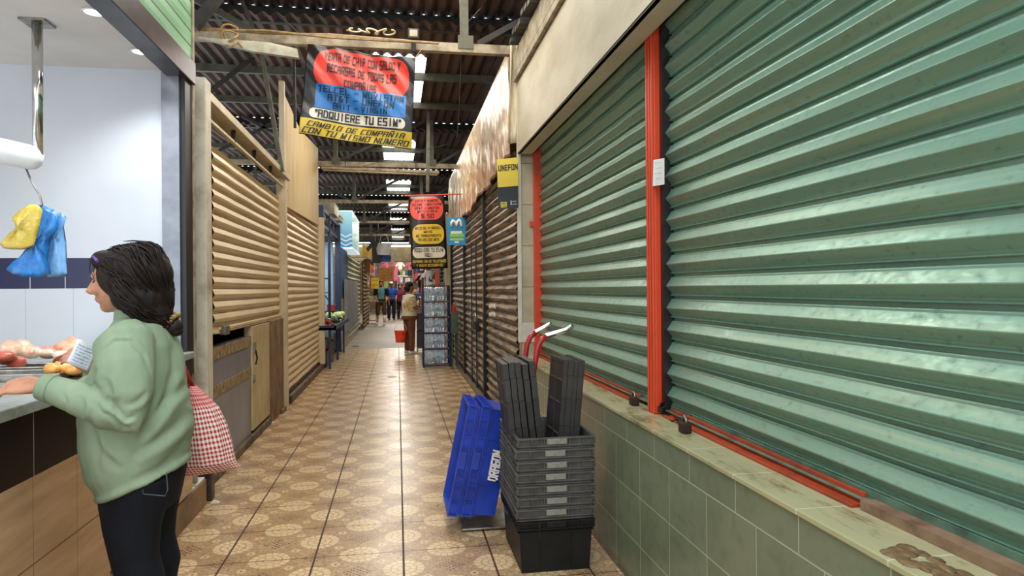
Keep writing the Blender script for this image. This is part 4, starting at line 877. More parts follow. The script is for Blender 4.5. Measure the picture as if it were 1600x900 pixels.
b.ell(pc_+Vector((0, 0, -.005)), .030, .034, .030, 16, 12); b.ell(pc_+Vector((.008, 0, -.022)), .022, .026, .018, 14, 10); put(b, 'bun', MH, hr, smooth=True)
b = B(); d = (W(280, 512)-W(258, 496)).normalized(); u_ = Vector((0, 1, 0)); v_ = d.cross(u_); cc = W(268, 502)
b.tube([cc+(u_*math.cos(a)+v_*math.sin(a))*.03+d*.004*math.sin(9*a) for a in [k*2*PI/40 for k in range(41)]], .0085, 8); put(b, 'hair_tie', paint('gold_brown_tie', '#9a7c3c', '#3a2c1c', 50), hr, smooth=True)
b = B(); b.tube([W(146, 401, WY-.055), W(152, 408, WY-.085)], .005, 8); put(b, 'hair_clip', paint('purple_clip', '#6b4a9a', '#4f3678', 20), hr)
# eye, brow detail on the face
for k in (-1, 1):
    b = B(); b.ell(Lh(k*.031, .0715, .0), .010, .010, .006, 12, 8, Rh); put(b, 'eye', paint('dark_eye', '#2a1a14', '#1a100c'), wp, smooth=True)
    b = B(); b.tube([Lh(k*.018, .081, .022), Lh(k*.03, .080, .026), Lh(k*.045, .072, .022)], .003, 6); put(b, 'eyebrow', MH, wp)
b = B(); b.tube([Lh(-.02, .083, -.061), Lh(0, .0895, -.060), Lh(.02, .083, -.061)], .0028, 6); put(b, 'mouth', paint('lip', '#96493f', '#7e3a32', 20), wp)
# banknotes
Fb = quadF(W(122, 530, 2.62), W(152, 545, 2.66), W(136, 581, 2.66), W(104, 566, 2.62), lambda u, v: .006*math.sin(u*5))
m = Mt('printed_note_paper', .6); u, v = m.uv(); n = m.noise(9, (1, 1, 1), 4, .6, m.uvc); pat = ((v*8).fr() < .45)*(u > .14)*(u < .86)*(v > .08)*(v < .9); c_ = m.mix(pat*m.ramp(n, .35, .6)*.8, '#e4e6ee', '#5a6fb4'); m.col(c_)
b = B(); b.grid(lambda a, c: Fb(a, c), 8, 8); tag(put(b, 'banknote', m.m, origin=tuple(Fb(.5, .5)), solid=.001, recalc=False, smooth=True), 'white and blue printed note held up in the person\'s right hand', 'paper')
# gingham bag
BY = 2.93
m = Mt('red_gingham_cloth', .8, 0, 0, .2); u, v = m.uv(); a_ = ((u*42).fr() < .5); c2_ = ((v*23).fr() < .5)
c_ = m.mix((a_+c2_)*.5, '#eadbd0', '#a81e22'); c_ = m.mix((v < .30)*.45, c_, '#c0282c'); m.col(c_); m.bump(m.noise(6, vec=m.uvc), .3, .02)
t = thing('shopping_bag', 'red and white gingham cloth bag hanging behind the person in green', 'bag', tuple(aY(330, 745, BY)))
secs = [(292, 601, 306, 603, .02), (287, 612, 318, 614, .045), (282, 640, 340, 636, .07), (281, 670, 353, 662, .085), (282, 700, 362, 692, .09), (284, 725, 367, 717, .08), (286, 745, 374, 731, .012)]
def bagF(u, v):
    k = v*(len(secs)-1); i = min(int(k), len(secs)-2); f = k-i; s_ = [lerp(secs[i][j], secs[i+1][j], f) for j in range(5)]
    a = aY(s_[0], s_[1], BY); c = aY(s_[2], s_[3], BY); th = 2*PI*u; rip = 1+.06*math.sin(9*th+v*4)*(1-v*.6)
    return (a+c)/2+(c-a)/2*math.cos(th)*rip+Yv*s_[4]*math.sin(th)*rip
b = B(); b.grid(bagF, 64, 30); put(b, 'pouch', m.m, t, smooth=True, solid=.003, recalc=False)
b = B(); b.tube([aY(300, 604, BY), aY(288, 575, BY-.06), aY(268, 545, BY-.12), aY(245, 520, 2.80), aY(225, 515, 2.76)], .010, 8); b.tube([aY(294, 604, BY-.03), aY(280, 590, BY-.06), aY(262, 560, BY-.14), aY(240, 522, 2.78)], .009, 8); put(b, 'strap', paint('red_strap', '#b83038', '#94222a', 20), t, smooth=True)
# --- generic standing person
def person(lab, loc, rz, H, arms, cols, legs=None, female=False, sleeve=.45, pants_len=1.0, boots=None, hair_long=False, cap=None, group=None, voxel=.011, apron=None, headturn=0):
    k = H/1.7; X = Vector((1, 0, 0)); Yf = Vector((0, 1, 0)); Mx = Matrix.Translation(Vector(loc)) @ Matrix.Rotation(rz, 4, 'Z')
    legs = legs or [((.10, 0, .88), (.11, .01, .48), (.11, 0, .08)), ((-.10, 0, .88), (-.11, .01, .48), (-.11, 0, .08))]
    wv = lambda *a: Vector(a)*k
    tors = [(.84, .155, .115), (.93, .165, .12), (1.03, .15, .105), (1.12, .148, .105), (1.24, .17, .115), (1.34, .185, .105), (1.41, .16, .085), (1.45, .08, .06)]
    if female: tors = [(.82, .20, .165), (.90, .205, .17), (1.0, .185, .155), (1.1, .18, .155), (1.22, .185, .165), (1.32, .185, .125), (1.39, .15, .09), (1.43, .07, .055)]
    def torso(b, g, z0=0, z1=9): b.loft([(wv(0, 0, z), X*(a+g)*k, Yf*(c+g)*k) for z, a, c in tors if z0 <= z <= z1], 24)
    b = B(); b.M = Mx; torso(b, -.01)
    b.loft([(wv(0, .0, 1.42), X*.055*k, Yf*.055*k), (wv(0, .015, 1.53), X*.052*k, Yf*.055*k)], 14)
    f = Vector((math.sin(headturn), math.cos(headturn), -.05)); hL, hR = head(b, wv(0, .03, 1.59), f, (0, 0, 1), k*.98)
    shoes = []
    for L in legs:
        p = [wv(*q) for q in L]; b.tube([p[0], (p[0]+p[1])/2, p[1], p[1].lerp(p[2], .35), p[2]], [.082*k, .075*k, .054*k, .052*k, .036*k], 14)
        b.loft([(p[2]+wv(0, -.06, -.035), X*.03*k, U0*.03*k), (p[2]+wv(0, 0, -.03), X*.04*k, U0*.045*k), (p[2]+wv(0, .09, -.045), X*.045*k, U0*.03*k), (p[2]+wv(0, .16, -.055), X*.03*k, U0*.018*k)], 12)
    for A in arms:
        p = [wv(*q) for q in A]; b.tube([p[0], (p[0]+p[1])/2, p[1], (p[1]+p[2])/2, p[2]], [.052*k, .045*k, .038*k, .034*k, .025*k], 12)
        d = (p[2]-p[1]).normalized(); sgn = 1 if A[0][0] > 0 else -1
        hand(b, p[2], d, X*sgn if abs(d.z) > .6 else U0, Yf if abs(d.z) > .6 else X*-sgn, k*.98, .4, .5)
    o = put(b, 'person', cols['skin'], origin=loc, remesh=voxel, sm=1, smooth=True); tag(o, lab, 'person', group); WM[o.name] = Matrix.Translation(Vector(loc))
    b = B(); b.M = Mx; torso(b, .014, .9 if not female else .9)
    for A in arms:
        p = [wv(*q) for q in A]; e = p[0].lerp(p[1], min(1, sleeve*2)) ; q_ = [p[0]+Vector((0, 0, .02*k)), p[0].lerp(e, .5), e]; r_ = [.078*k, .070*k, .062*k]
        if sleeve > .5: q_.append(p[1].lerp(p[2], sleeve*2-1)); r_.append(.05*k)
        b.tube(q_, r_, 14)
    shirt = put(b, 'shirt', cols['shirt'], o, remesh=voxel*.9, sm=2, smooth=True)
    b = B(); b.M = Mx; torso(b, .012, 0, .95)
    for L in legs:
        p = [wv(*q) for q in L]; end = p[1].lerp(p[2], (pants_len-.5)*2) if pants_len > .5 else p[1]
        b.tube([p[0], (p[0]+p[1])/2, p[1], end], [.105*k, .098*k, .08*k, .07*k], 16)
    put(b, 'trousers', cols['pants'], o, remesh=voxel*.9, sm=1, smooth=True)
    for L in legs:
        p = [wv(*q) for q in L][2]; b = B(); b.M = Mx
        b.loft([(p+wv(0, -.075, -.03), X*.032*k, U0*.045*k), (p+wv(0, 0, -.025), X*.047*k, U0*.052*k), (p+wv(0, .09, -.045), X*.052*k, U0*.033*k), (p+wv(0, .175, -.055), X*.034*k, U0*.022*k)], 14)
        if boots: b.tube([p, p+wv(0, 0, .28)], [.05*k, .065*k], 14)
        put(b, 'boot' if boots else 'shoe', cols['shoe'], o, smooth=True)
    b = B(); b.M = Mx
    b.ell(wv(0, -.0, 1.64), .086*k, .10*k, .085*k, 18, 12)
    if hair_long: b.ell(wv(0, -.045, 1.56), .082*k, .07*k, .10*k, 16, 12); b.ell(wv(0, -.09, 1.56), .045*k, .05*k, .06*k, 12, 10); b.ell(wv(.0, .065, 1.68), .06*k, .04*k, .03*k, 12, 8)
    else: b.ell(wv(0, -.02, 1.60), .084*k, .085*k, .07*k, 16, 12)
    put(b, 'hair', cols['hair'], o, remesh=.01, sm=1, smooth=True)
    if cap:
        b = B(); b.M = Mx; b.ell(wv(0, .0, 1.67), .092*k, .108*k, .07*k, 18, 12); b.ell(wv(0, .12, 1.655), .06*k, .07*k, .01*k, 14, 8); put(b, 'cap', cap, o, smooth=True)
    return o, shirt, Mx, k
MHb = mat_hair('black_hair', '#120e0d', '#2a1e1a')
# far woman with bucket
wl = aZ(640, 553, 0)
mt_ = Mt('printed_beige_tee', .85, 0, 0, .2); n = mt_.noise(9); c_ = mt_.mix(mt_.ramp(n, .3, .7), '#d3c7a6', '#c0b28d')
ff = ((mt_.X-.02)*(mt_.X-.02)+(mt_.Z-1.05)*(mt_.Z-1.05)).sq() < .14; n2 = mt_.noise(14, (1, 0, 1)); c_ = mt_.mix(ff*(n2 > .5)*.9, c_, '#c5922c'); c_ = mt_.mix(ff*(mt_.noise(11) > .56)*.9, c_, '#7c8c3c'); mt_.col(c_)
o, sh, Mx, k = person('person in a beige printed T-shirt and brown trousers holding an orange bucket', tuple(wl), -1.15, 1.56,
    [((-.175, 0, 1.36), (-.24, -.03, 1.08), (-.25, .02, .86)), ((.175, 0, 1.36), (.2, .05, 1.10), (.16, .28, 1.04))],
    dict(skin=paint('brown_skin', '#a8704e', '#8c5a3e', 15), shirt=mt_.m, pants=cloth('brown_trousers', '#7c4a34', '#633a28', 6), shoe=M_white, hair=MHb), female=True, hair_long=True, headturn=-.2)
b = B(); b.M = Mx; b.tube([Vector((-.245, 0, .885))*k+Vector((.034*math.cos(a), .034*math.sin(a), 0)) for a in [j*PI/6 for j in range(13)]], .008, 6); put(b, 'wristwatch', M_black, o)
bk = aY(626, 535, wl.y-.05); hp = aY(629, 508, wl.y-.05)
t = thing('bucket', 'small orange plastic bucket held low by the person in the beige T-shirt', 'bucket', tuple(bk))
b = B(); b.M = Matrix.Translation(bk); h_ = .255
b.lathe([(.0, 0), (.105, 0), (.125, h_*.9), (.135, h_*.91), (.135, h_), (.125, h_), (.12, h_*.95), (.1, .01), (0, .01)], 28, False); put(b, 'pail', paint('orange_plastic', '#e8481c', '#d63c14', 6, rough=.35), t, smooth=False)
b = B(); b.M = Matrix.Translation(bk); b.tube([(.13*math.cos(a), 0, h_+.17*math.sin(a)) for a in [j*PI/14 for j in range(15)]], .005, 6); put(b, 'handle', M_inkw, t, smooth=True)
for j in range(2):
    Fk = lambda u, v, o_=0, j=j: bk+Vector((math.sin((u-.5)*1.4+.3)*.127, -math.cos((u-.5)*1.4+.3)*.127-o_, h_*(.62-.16*j)-v*.03)); text('-----' if j else '---', (.35, 0, .8, 1), Fk, M_inkw, t)
# man walking
ml = aZ(596, 507, 0)
mt2 = Mt('teal_black_tee', .85, 0, 0, .2); mt2.col(mt2.mix(((mt2.X).abs() < .13)*(mt2.Z > 1.02), '#1c2224', '#5f8c90'))
person('person in a teal and black T-shirt and white rubber boots walking up the aisle', tuple(ml), PI, 1.74,
    [((.19, 0, 1.38), (.27, -.02, 1.12), (.17, .18, .98)), ((-.19, 0, 1.38), (-.27, -.03, 1.10), (-.3, .02, .84))],
    dict(skin=paint('brown_skin', '#a8704e'), shirt=mt2.m, pants=cloth('khaki_brown', '#5a4a34', '#463926', 6), shoe=paint('white_rubber', '#dcdad2', '#c5c2b8', 8, rough=.4), hair=MHb),
    legs=[((.10, 0, .88), (.14, .02, .48), (.16, -.02, .08)), ((-.10, 0, .88), (-.12, .06, .48), (-.12, .1, .08))], pants_len=.62, boots=True, voxel=.013)
bl = aZ(615, 500, 0)
person('person in a blue shirt and pale cap walking behind the one in rubber boots', (bl.x-.1, bl.y, 0), PI+.2, 1.72,
    [((.19, 0, 1.38), (.25, -.02, 1.12), (.25, .05, .86)), ((-.19, 0, 1.38), (-.25, -.03, 1.12), (-.2, .14, .95))],
    dict(skin=paint('brown_skin', '#a8704e'), shirt=cloth('blue_shirt', '#2f56a8', '#24458a', 6), pants=cloth('navy_trousers', '#1e2430', '#151a24', 6), shoe=M_black, hair=MHb), cap=paint('pale_cap', '#c9c4b8', '#b0a898', 9), voxel=.015)
person('person in a maroon top mostly hidden behind the one in blue', (bl.x+.33, bl.y+1.0, 0), PI-.3, 1.62,
    [((.18, 0, 1.36), (.24, -.02, 1.12), (.22, .05, .88)), ((-.18, 0, 1.36), (-.24, -.03, 1.12), (-.2, .1, .9))],
    dict(skin=paint('brown_skin', '#a8704e'), shirt=cloth('maroon_top', '#6a1f34', '#541828', 6), pants=cloth('navy_trousers', '#1e2430', '#151a24'), shoe=M_black, hair=MHb), female=True, voxel=.015)
# ------------------------------------------------------------------ crates by the low wall
random.seed(21)
M_gcr = paint('grey_crate_plastic', '#5b5853', '#403e3b', 14, rough=.55, bump=.1); M_bcr = paint('black_crate_plastic', '#1a1918', '#0f0e0e', 12, rough=.5, spec=.3)
M_grip = paint('scuffed_grip', '#8a887e', '#66645c', 26, rough=.6); M_fold = paint('folded_crate_plastic', '#332f2b', '#1f1c1a', 14, rough=.5, stretch=(1, 1, .4)); M_blue = paint('blue_crate_plastic', '#1d3fae', '#15308c', 9, rough=.35)
def crate_parts(t, w_, d, h, taper, mat, gripmat, ribs=7, band=.056, open_grip=True):
    """open tub, local origin at the bottom centre; a collar band below the rim"""
    b = B(); b.M = WM[t.name]
    bw, bd = w_/2-.012, d/2-.012; T = .004
    def ring(x, y, z): return [Vector(p) for p in ((-x, -y, z), (x, -y, z), (x, y, z), (-x, y, z))]
    R_ = [ring(bw-taper, bd-taper, 0), ring(bw, bd, h), ring(bw-T, bd-T, h), ring(bw-taper-T, bd-taper-T, .006)]
    b.rings(R_, False); b.f([b.v(p) for p in R_[0]][::-1]); b.f([b.v(p) for p in R_[-1]])
    for s_ in (-1, 1):
        for k in (-.2, .2):
            b.bar((k*w_, s_*(bd-taper+.001), .01), (k*w_, s_*(bd+.001), h-.01), .006, .006)
    put(b, 'tub', mat, t, bevel=.002)
    b = B(); b.M = WM[t.name]; W2, D2 = w_/2, d/2
    def frame(x, y, z0, z1, th):
        b.box(-x, -y, z0, x, -y+th, z1); b.box(-x, y-th, z0, x, y, z1); b.box(-x, -y+th, z0, -x+th, y-th, z1); b.box(x-th, -y+th, z0, x, y-th, z1)
    frame(W2, D2, h-.007, h, .016); frame(W2-.002, D2-.002, h-band+.014, h-band+.020, .014); frame(W2-.006, D2-.006, h-band, h-band+.004, .010)
    for k in range(ribs):
        x = lerp(-W2+.01, W2-.01, k/(ribs-1)); 
        if abs(x) < .055: continue
        for s_ in (-1, 1): b.box(x-.002, s_*(D2-.001), h-band+.018, x+.002, s_*(D2-.013), h-.006)
    for k in range(ribs+2):
        y = lerp(-D2+.01, D2-.01, k/(ribs+1)); 
        for s_ in (-1, 1): b.box(s_*(W2-.001), y-.002, h-band+.018, s_*(W2-.013), y+.002, h-.006)
    put(b, 'rim', mat, t)
    for s_ in (-1, 1):
        b = B(); b.M = WM[t.name]; b.box(-.052, s_*(D2+.001), h-band+.022, .052, s_*(D2-.008), h-.004); put(b, 'grip', gripmat, t, bevel=.003)
    return t
SXc, SYc, CW, CD = .772, 3.60, .40, .55
t0 = thing('storage_crate', 'large black plastic crate on the floor at the bottom of the grey stack', 'crate', (0, 0, 0), 0, 'stacked crates by the tiled wall')
crate_parts(t0, CW, CD, .26, .014, M_bcr, M_bcr); t0.location = (SXc, SYc, 0.0)
g0 = thing('storage_crate', 'grey crate', 'crate', (0, 0, 0), 0, 'stacked crates by the tiled wall')
crate_parts(g0, CW+.006, CD+.006, .25, .017, M_gcr, M_grip)
ordn = ['lowest grey crate, resting on the black one under the stack', 'second grey crate above the black bottom crate', 'third grey crate above the black bottom crate', 'grey nested crate fourth above the black bottom crate, mid stack', 'third grey nested crate counted from the top of the stack', 'second grey nested crate counted from the top of the stack', 'topmost grey crate of the stack, holding folded black crates']
for i in range(7):
    o = g0 if i == 0 else dup(g0); o.location = (SXc+random.uniform(-.003, .003), SYc+random.uniform(-.004, .004), .072+.058*i+(.004 if i > 2 else 0)); o['label'] = ordn[i]; o.rotation_euler = (0, 0, random.uniform(-.012, .012))
# folded crates
f0 = thing('folded_crate', 'x', 'crate', (0, 0, 0), 0, 'folded black crates standing in the stack')
T_, D_, H_ = .030, .30, .54
b = B(); b.box(-T_*.35, -D_/2+.008, .01, T_*.35, D_/2-.008, H_-.01); put(b, 'panel', M_fold, f0)
b = B()
for s_ in (-1, 1):
    b.box(-T_/2, s_*D_/2, 0, T_/2, s_*(D_/2-.02), H_)
b.box(-T_/2, -D_/2+.02, 0, T_/2, D_/2-.02, .02).box(-T_/2, -D_/2+.02, H_-.02, T_/2, D_/2-.02, H_)
b.box(-T_/2, -.008, .02, T_/2, .008, H_-.02)
for z in (.14, .30, .42): b.box(-T_/2, -D_/2+.02, z, T_/2, -.008, z+.014).box(-T_/2, .008, z, T_/2, D_/2-.02, z+.014)
for z in (.08, .2, .34, .46): b.box(-T_/2-.002, -D_/2-.004, z, T_/2-.003, -D_/2, z+.05)
put(b, 'frame', M_fold, f0, bevel=.0025)
first = True
for bi, (x0, x1, lean, n, side) in enumerate(((.598, .728, -.105, 5, 'left'), (.818, .895, .085, 4, 'right'))):
    for k in range(n):
        o = f0 if first else dup(f0); first = False
        x = lerp(x0, x1, k/(n-1)); o.location = (x, 3.60+random.uniform(-.012, .012), .50+random.uniform(-.006, .01)); o.rotation_euler = (random.uniform(-.01, .01), lean+random.uniform(-.006, .006), random.uniform(-.02, .02))
        pos = ['leftmost slab', 'second slab from the left', 'middle slab' if n == 5 else 'third slab from the left', 'fourth slab from the left' if n == 5 else 'rightmost slab', 'rightmost slab'][k]
        o['label'] = 'folded black crate, %s of the %s bundle on the stack' % (pos, side)
# hand truck
ht = thing('hand_truck', 'red hand truck behind the crate stack, leaning toward the green shutter', 'hand truck', (.70, 4.2, 0))
M_redt = paint('red_tube_paint', '#b3222a', '#7e161c', 14, .45, .75, .3)
for y, gx in ((3.98, .06), (4.30, .0)):
    b = B(); pts = [(.66, y, .10), (.73, y, .55), (.80, y, .97), (.815, y, 1.06), (.835, y, 1.105), (.87, y, 1.135)]
    b.tube(pts, .017, 14); put(b, 'rail', M_redt, ht, smooth=True)
    b = B(); b.tube([(.865, y, 1.132), (.93+gx, y, 1.165), (.965+gx, y, 1.185)], .0165, 14, round_ends=True); put(b, 'grip', M_chrome, ht, smooth=True)
for z, x in ((.25, .685), (.62, .742), (.93, .793)): b = B(); b.box(x-.012, 3.98, z-.015, x+.012, 4.30, z+.015); put(b, 'crossbar', M_redt if z < .9 else M_black, ht, bevel=.004)
b = B(); b.bar((.70, 4.14, .25), (.80, 4.14, .98), .06, .004); put(b, 'back_plate', M_cream, ht)
b = B(); b.box(.36, 3.97, .012, .66, 4.31, .022).box(.64, 3.97, .012, .66, 4.31, .14); put(b, 'toe_plate', M_steel, ht, bevel=.002)
for y in (3.955, 4.325):
    b = B(); b.M = Matrix.Translation((.74, y, .10)) @ Matrix.Rotation(PI/2, 4, 'X'); b.lathe([(.02, -.02), (.095, -.02), (.10, -.012), (.10, .012), (.095, .02), (.02, .02)], 28); put(b, 'wheel', M_black, ht, smooth=False)
# blue crates, standing on their ends and leaning on the stack
c0 = thing('storage_crate', 'bright blue plastic crate on its end, outer one of the leaning pair', 'crate', (0, 0, 0), 0, 'blue crates leaning on the grey stack')
crate_parts(c0, .66, .40, .20, .012, M_blue, M_blue, ribs=9, band=.07)
c1 = dup(c0, label='bright blue crate on its end, inner one of the pair, against the grey stack')
lean = .20
def place_blue(o, x, z, y):
    ux = Vector((math.sin(lean), 0, math.cos(lean))); nz = Vector((-math.cos(lean), 0, math.sin(lean)))   # long axis up, opening to the left
    yy = nz.cross(ux); R_ = Matrix((ux, yy, nz)).transposed().to_4x4(); o.matrix_world = Matrix.Translation(Vector((x, y, z))) @ R_; WM[o.name] = o.matrix_world.copy()
place_blue(c0, .535, .385, 4.17); place_blue(c1, .615, .378, 4.17)
bpy.context.view_layer.update()
M1 = c1.matrix_world.copy(); M0 = c0.matrix_world.copy()
def FD(u, v, off=0): return M1 @ Vector((lerp(-.02, .14, u), -.20-.002, lerp(.095, .02, v)))
WM[c1.name] = M1
Fd = lambda u, v, off=0: M1 @ Vector((lerp(-.10, .08, u), -(.20-.004)-off, lerp(.085, .03, v)))
lt = text('DRAGON', (0, 0, 1, 1), Fd, M_inkw, c1, 'lettering', .1, .02)
b = B(); b.M = Matrix.Identity(4)
# ------------------------------------------------------------------ water rack
rk = thing('bottle_rack', 'narrow dark blue wire rack holding five water bottles on the right of the aisle', 'rack', (.69, 12.6, 0))
rx0, rx1, ry0, ry1 = .455, .925, 12.42, 12.78
M_rackm = paint('navy_rack_paint', '#23305c', '#141a30', 10, rough=.4); ZS = [.03+.288*i for i in range(6)]
for x in (rx0, rx1):
    for y in (ry0, ry1):
        b = B(); b.tube([(x, y, .0), (x, y, 1.47 if x > .6 else 1.62)], .013, 8); put(b, 'upright', M_rackm, rk)
for i, z in enumerate(ZS):
    b = B()
    for y in (ry0, ry1): b.tube([(rx0, y, z), (rx1, y, z)], .008, 6)
    for x in (rx0, rx1): b.tube([(x, ry0, z), (x, ry1, z)], .008, 6)
    if i < 5:
        for y in (ry0+.1, ry1-.1): b.tube([(rx0, y, z), (rx1, y, z)], .006, 6)
    put(b, 'shelf', M_rackm, rk)
m = Mt('blue_bottle_plastic', .12, 0, .4); m.col(m.mix(m.ramp(m.noise(14, (3, 1, 1), 3), .35, .65), '#eef6fb', '#a3c4e2')); m.b.inputs['Transmission Weight'].default_value = .35; m.b.inputs['IOR'].default_value = 1.25; M_bot2 = m.m
w0 = thing('water_bottle', 'x', 'bottle', (0, 0, 0), 0, 'large water bottles on the rack')
b = B(); b.M = Matrix.Rotation(PI/2, 4, 'Y')
pr = [(.0, -.215), (.11, -.215), (.127, -.20)]
for k in range(9): z = -.185+k*.038; pr += [(.128, z), (.119, z+.012), (.128, z+.026)] if k not in (4,) else [(.112, z), (.112, z+.026)]
pr += [(.12, .15), (.09, .18), (.04, .195), (.03, .215), (0, .215)]; b.lathe(pr, 30, False); put(b, 'body', M_bot2, w0, smooth=True)
b = B(); b.tube([(-.05, -.125, .02), (-.05, -.155, .02), (.04, -.155, .02), (.04, -.125, .02)], .014, 8); put(b, 'handle', M_bot2, w0, smooth=True)
b = B(); b.M = Matrix.Rotation(PI/2, 4, 'Y'); b.lathe([(.032, .2), (.032, .23), (0, .23)], 16); put(b, 'cap', paint('blue_cap', '#2a56b0'), w0)
wl_ = ['bottom', 'second lowest', 'middle', 'second highest', 'top']
for i in range(5):
    o = w0 if i == 0 else dup(w0); o.location = (.685, 12.6, ZS[i]+.142); o['label'] = 'clear blue water bottle lying sideways, %s shelf of the rack' % wl_[i]
# grey boxes beside the rack, green stand
for i, (z0, z1) in enumerate(((.12, .48), (.50, .88))):
    b = B(); x0, x1 = .42, .70; b.box(x0, 15.2, z0, x1, 15.6, z1); b.box(x0-.01, 15.19, z1-.03, x1+.01, 15.61, z1); 
    tag(put(b, 'plastic_bin', paint('dark_grey_bin', '#4b4642', '#35312e', 8), origin=(.56, 15.4, z0), bevel=.01), ('lower dark grey bin beside the person in the beige T-shirt', 'upper dark grey bin beside the person in the beige T-shirt')[i], 'bin')
t = thing('bin_stand', 'thin legged metal stand under the two dark grey bins', 'stand', (.56, 15.4, 0))
for x in (.43, .69):
    for y in (15.22, 15.58): b = B(); b.tube([(x, y, 0), (x, y, .12)], .012, 6); put(b, 'leg', M_steel, t)
b = B(); b.box(.42, 15.2, .105, .70, 15.6, .119); put(b, 'top', M_steel, t)
t = thing('green_stool', 'green metal stand squeezed between the bottle rack and the brown shutters', 'stand', (1.0, 12.3, 0))
M_grn = paint('dull_green_paint', '#4c6350', '#35483a', 9)
for x in (.955, 1.045):
    for y in (12.15, 12.5): b = B(); b.tube([(x, y, 0), (x, y, .62)], .013, 8); put(b, 'leg', M_grn, t)
b = B(); b.box(.94, 12.12, .62, 1.06, 12.53, .98); put(b, 'box', M_grn, t, bevel=.01)
b = B(); b.box(.96, 12.2, .98, 1.03, 12.4, 1.12); tag(put(b, 'red_carton', paint('red_carton', '#b5352a', '#93271f', 9), origin=(1, 12.3, .98)), 'small red carton on the green stand', 'box')
# far right posts
b = B(); b.box(1.0, 14.45, 0, 1.12, 14.65, 3.0); tag(put(b, 'shutter_post', M_cream, origin=(1.06, 14.5, 0)), 'cream post beyond the brown shutters', 'post')
b = B(); b.box(.93, 17.0, .9, 1.06, 17.1, 2.6); b.box(.93, 17.0, 0, 1.06, 17.1, .9); tag(put(b, 'shutter_post', M_red, origin=(1, 17, 0)), 'orange-red post far down the right side behind the bottle rack', 'post')
# ------------------------------------------------------------------ left far: blue frame stall
M_navy = paint('navy_frame_paint', '#1e3354', '#12203a', 9, rough=.4)
t = thing('market_stall', 'dark blue steel stall frame beyond the cream shutters', 'frame', (-1.4, 14.2, 0))
for (x, y, wd, zt) in ((-1.36, y2b+.32, .10, 2.95), (-1.32, 13.9, .05, 2.9), (-1.34, 16.1, .12, 2.9), (-2.3, 12.6, .06, 2.9), (-2.3, 16.1, .06, 2.9)):
    b = B(); b.box(x-wd/2, y-wd/2, .02, x+wd/2, y+wd/2, zt); b.box(x-wd/2-.03, y-wd/2-.03, 0, x+wd/2+.03, y+wd/2+.03, .04); put(b, 'post', M_navy, t)
for z in (2.85, 2.55): b = B(); b.box(-1.37, y2b+.3, z, -1.31, 16.1, z+.06); put(b, 'rail', M_navy, t)
b = B(); b.box(-2.3, 16.05, 2.83, -1.3, 16.12, 2.9); put(b, 'rail', M_navy, t)
for k in range(5):
    y = 12.7+k*.7; b = B(); b.bar((-1.34, y, 2.58), (-1.34, y+.35, 2.86), .02, .02); put(b, 'brace', M_steel, t)
b = B(); b.box(-2.32, 12.5, 0.3, -2.28, 16.2, 2.6); tag(put(b, 'back_panel', paint('pale_blue_panel', '#a8c3d6', '#8fafc6', 3), origin=(-2.3, 14, .3)), 'pale blue panel at the back of the blue frame stall', 'panel')
b = B(); b.box(-2.3, 16.15, .3, -1.45, 16.2, 2.5); tag(put(b, 'side_panel', paint('pale_blue_panel', '#a8c3d6'), origin=(-1.9, 16.2, .3)), 'pale blue side panel closing the far end of the blue frame stall', 'panel')
t = thing('display_shelf', 'thin black metal shelf on the near blue post, with odds and ends', 'shelf', (-1.5, 13.4, 1.0))
for z in (1.35, 1.62):
    b = B(); b.box(-1.75, 12.6, z, -1.30, 13.8, z+.015); put(b, 'board', M_dark, t)
b = B(); b.bar((-1.32, 12.7, 1.35), (-1.32, 13.8, 1.2), .015, .015); put(b, 'brace', M_dark, t)
b = B(); b.ell((-1.42, 12.75, 1.69), .08, .08, .055, 14, 10); tag(put(b, 'pumpkin', paint('pumpkin_orange', '#c2643a', '#a04a28', 12), origin=(-1.42, 12.75, 1.64), smooth=True), 'small orange-red gourd on the black shelf of the blue stall', 'vegetable')
# vegetable table
t = thing('vegetable_table', 'blue metal table heaped with vegetables in the blue frame stall', 'table', (-1.4, 14.2, 0))
b = B(); b.box(-2.2, 12.5, .70, -1.10, 15.9, .74).box(-1.11, 12.5, .70, -1.08, 15.9, .78).box(-2.2, 12.5, .70, -1.08, 12.53, .78); put(b, 'tabletop', M_navy, t)
for x in (-1.2, -2.1):
    for y in (12.6, 14.2, 15.8): b = B(); b.box(x-.02, y-.02, 0, x+.02, y+.02, .7); put(b, 'leg', M_navy, t)
vegs = (('pale_cabbage', 'pale green cabbage heaped at the aisle edge of the vegetable table', '#c6cf8e', '#9fae5c', (.085, .085, .07), 'cabbages on the vegetable table', 22, (15.0, 15.7)),
        ('chayote', 'dark green squash heaped on the vegetable table', '#3f5a2a', '#2a3f1c', (.04, .06, .035), 'green squash on the vegetable table', 26, (13.3, 15.0)),
        ('tomato', 'dull red tomato in the near part of the vegetable table', '#9a4630', '#7c3424', (.035, .035, .03), 'tomatoes on the vegetable table', 16, (12.6, 13.4)),
        ('white_onion', 'white onion among the dark vegetables', '#e4dfc4', '#c9c29a', (.035, .035, .033), 'white onions on the vegetable table', 10, (13.6, 15.6)))
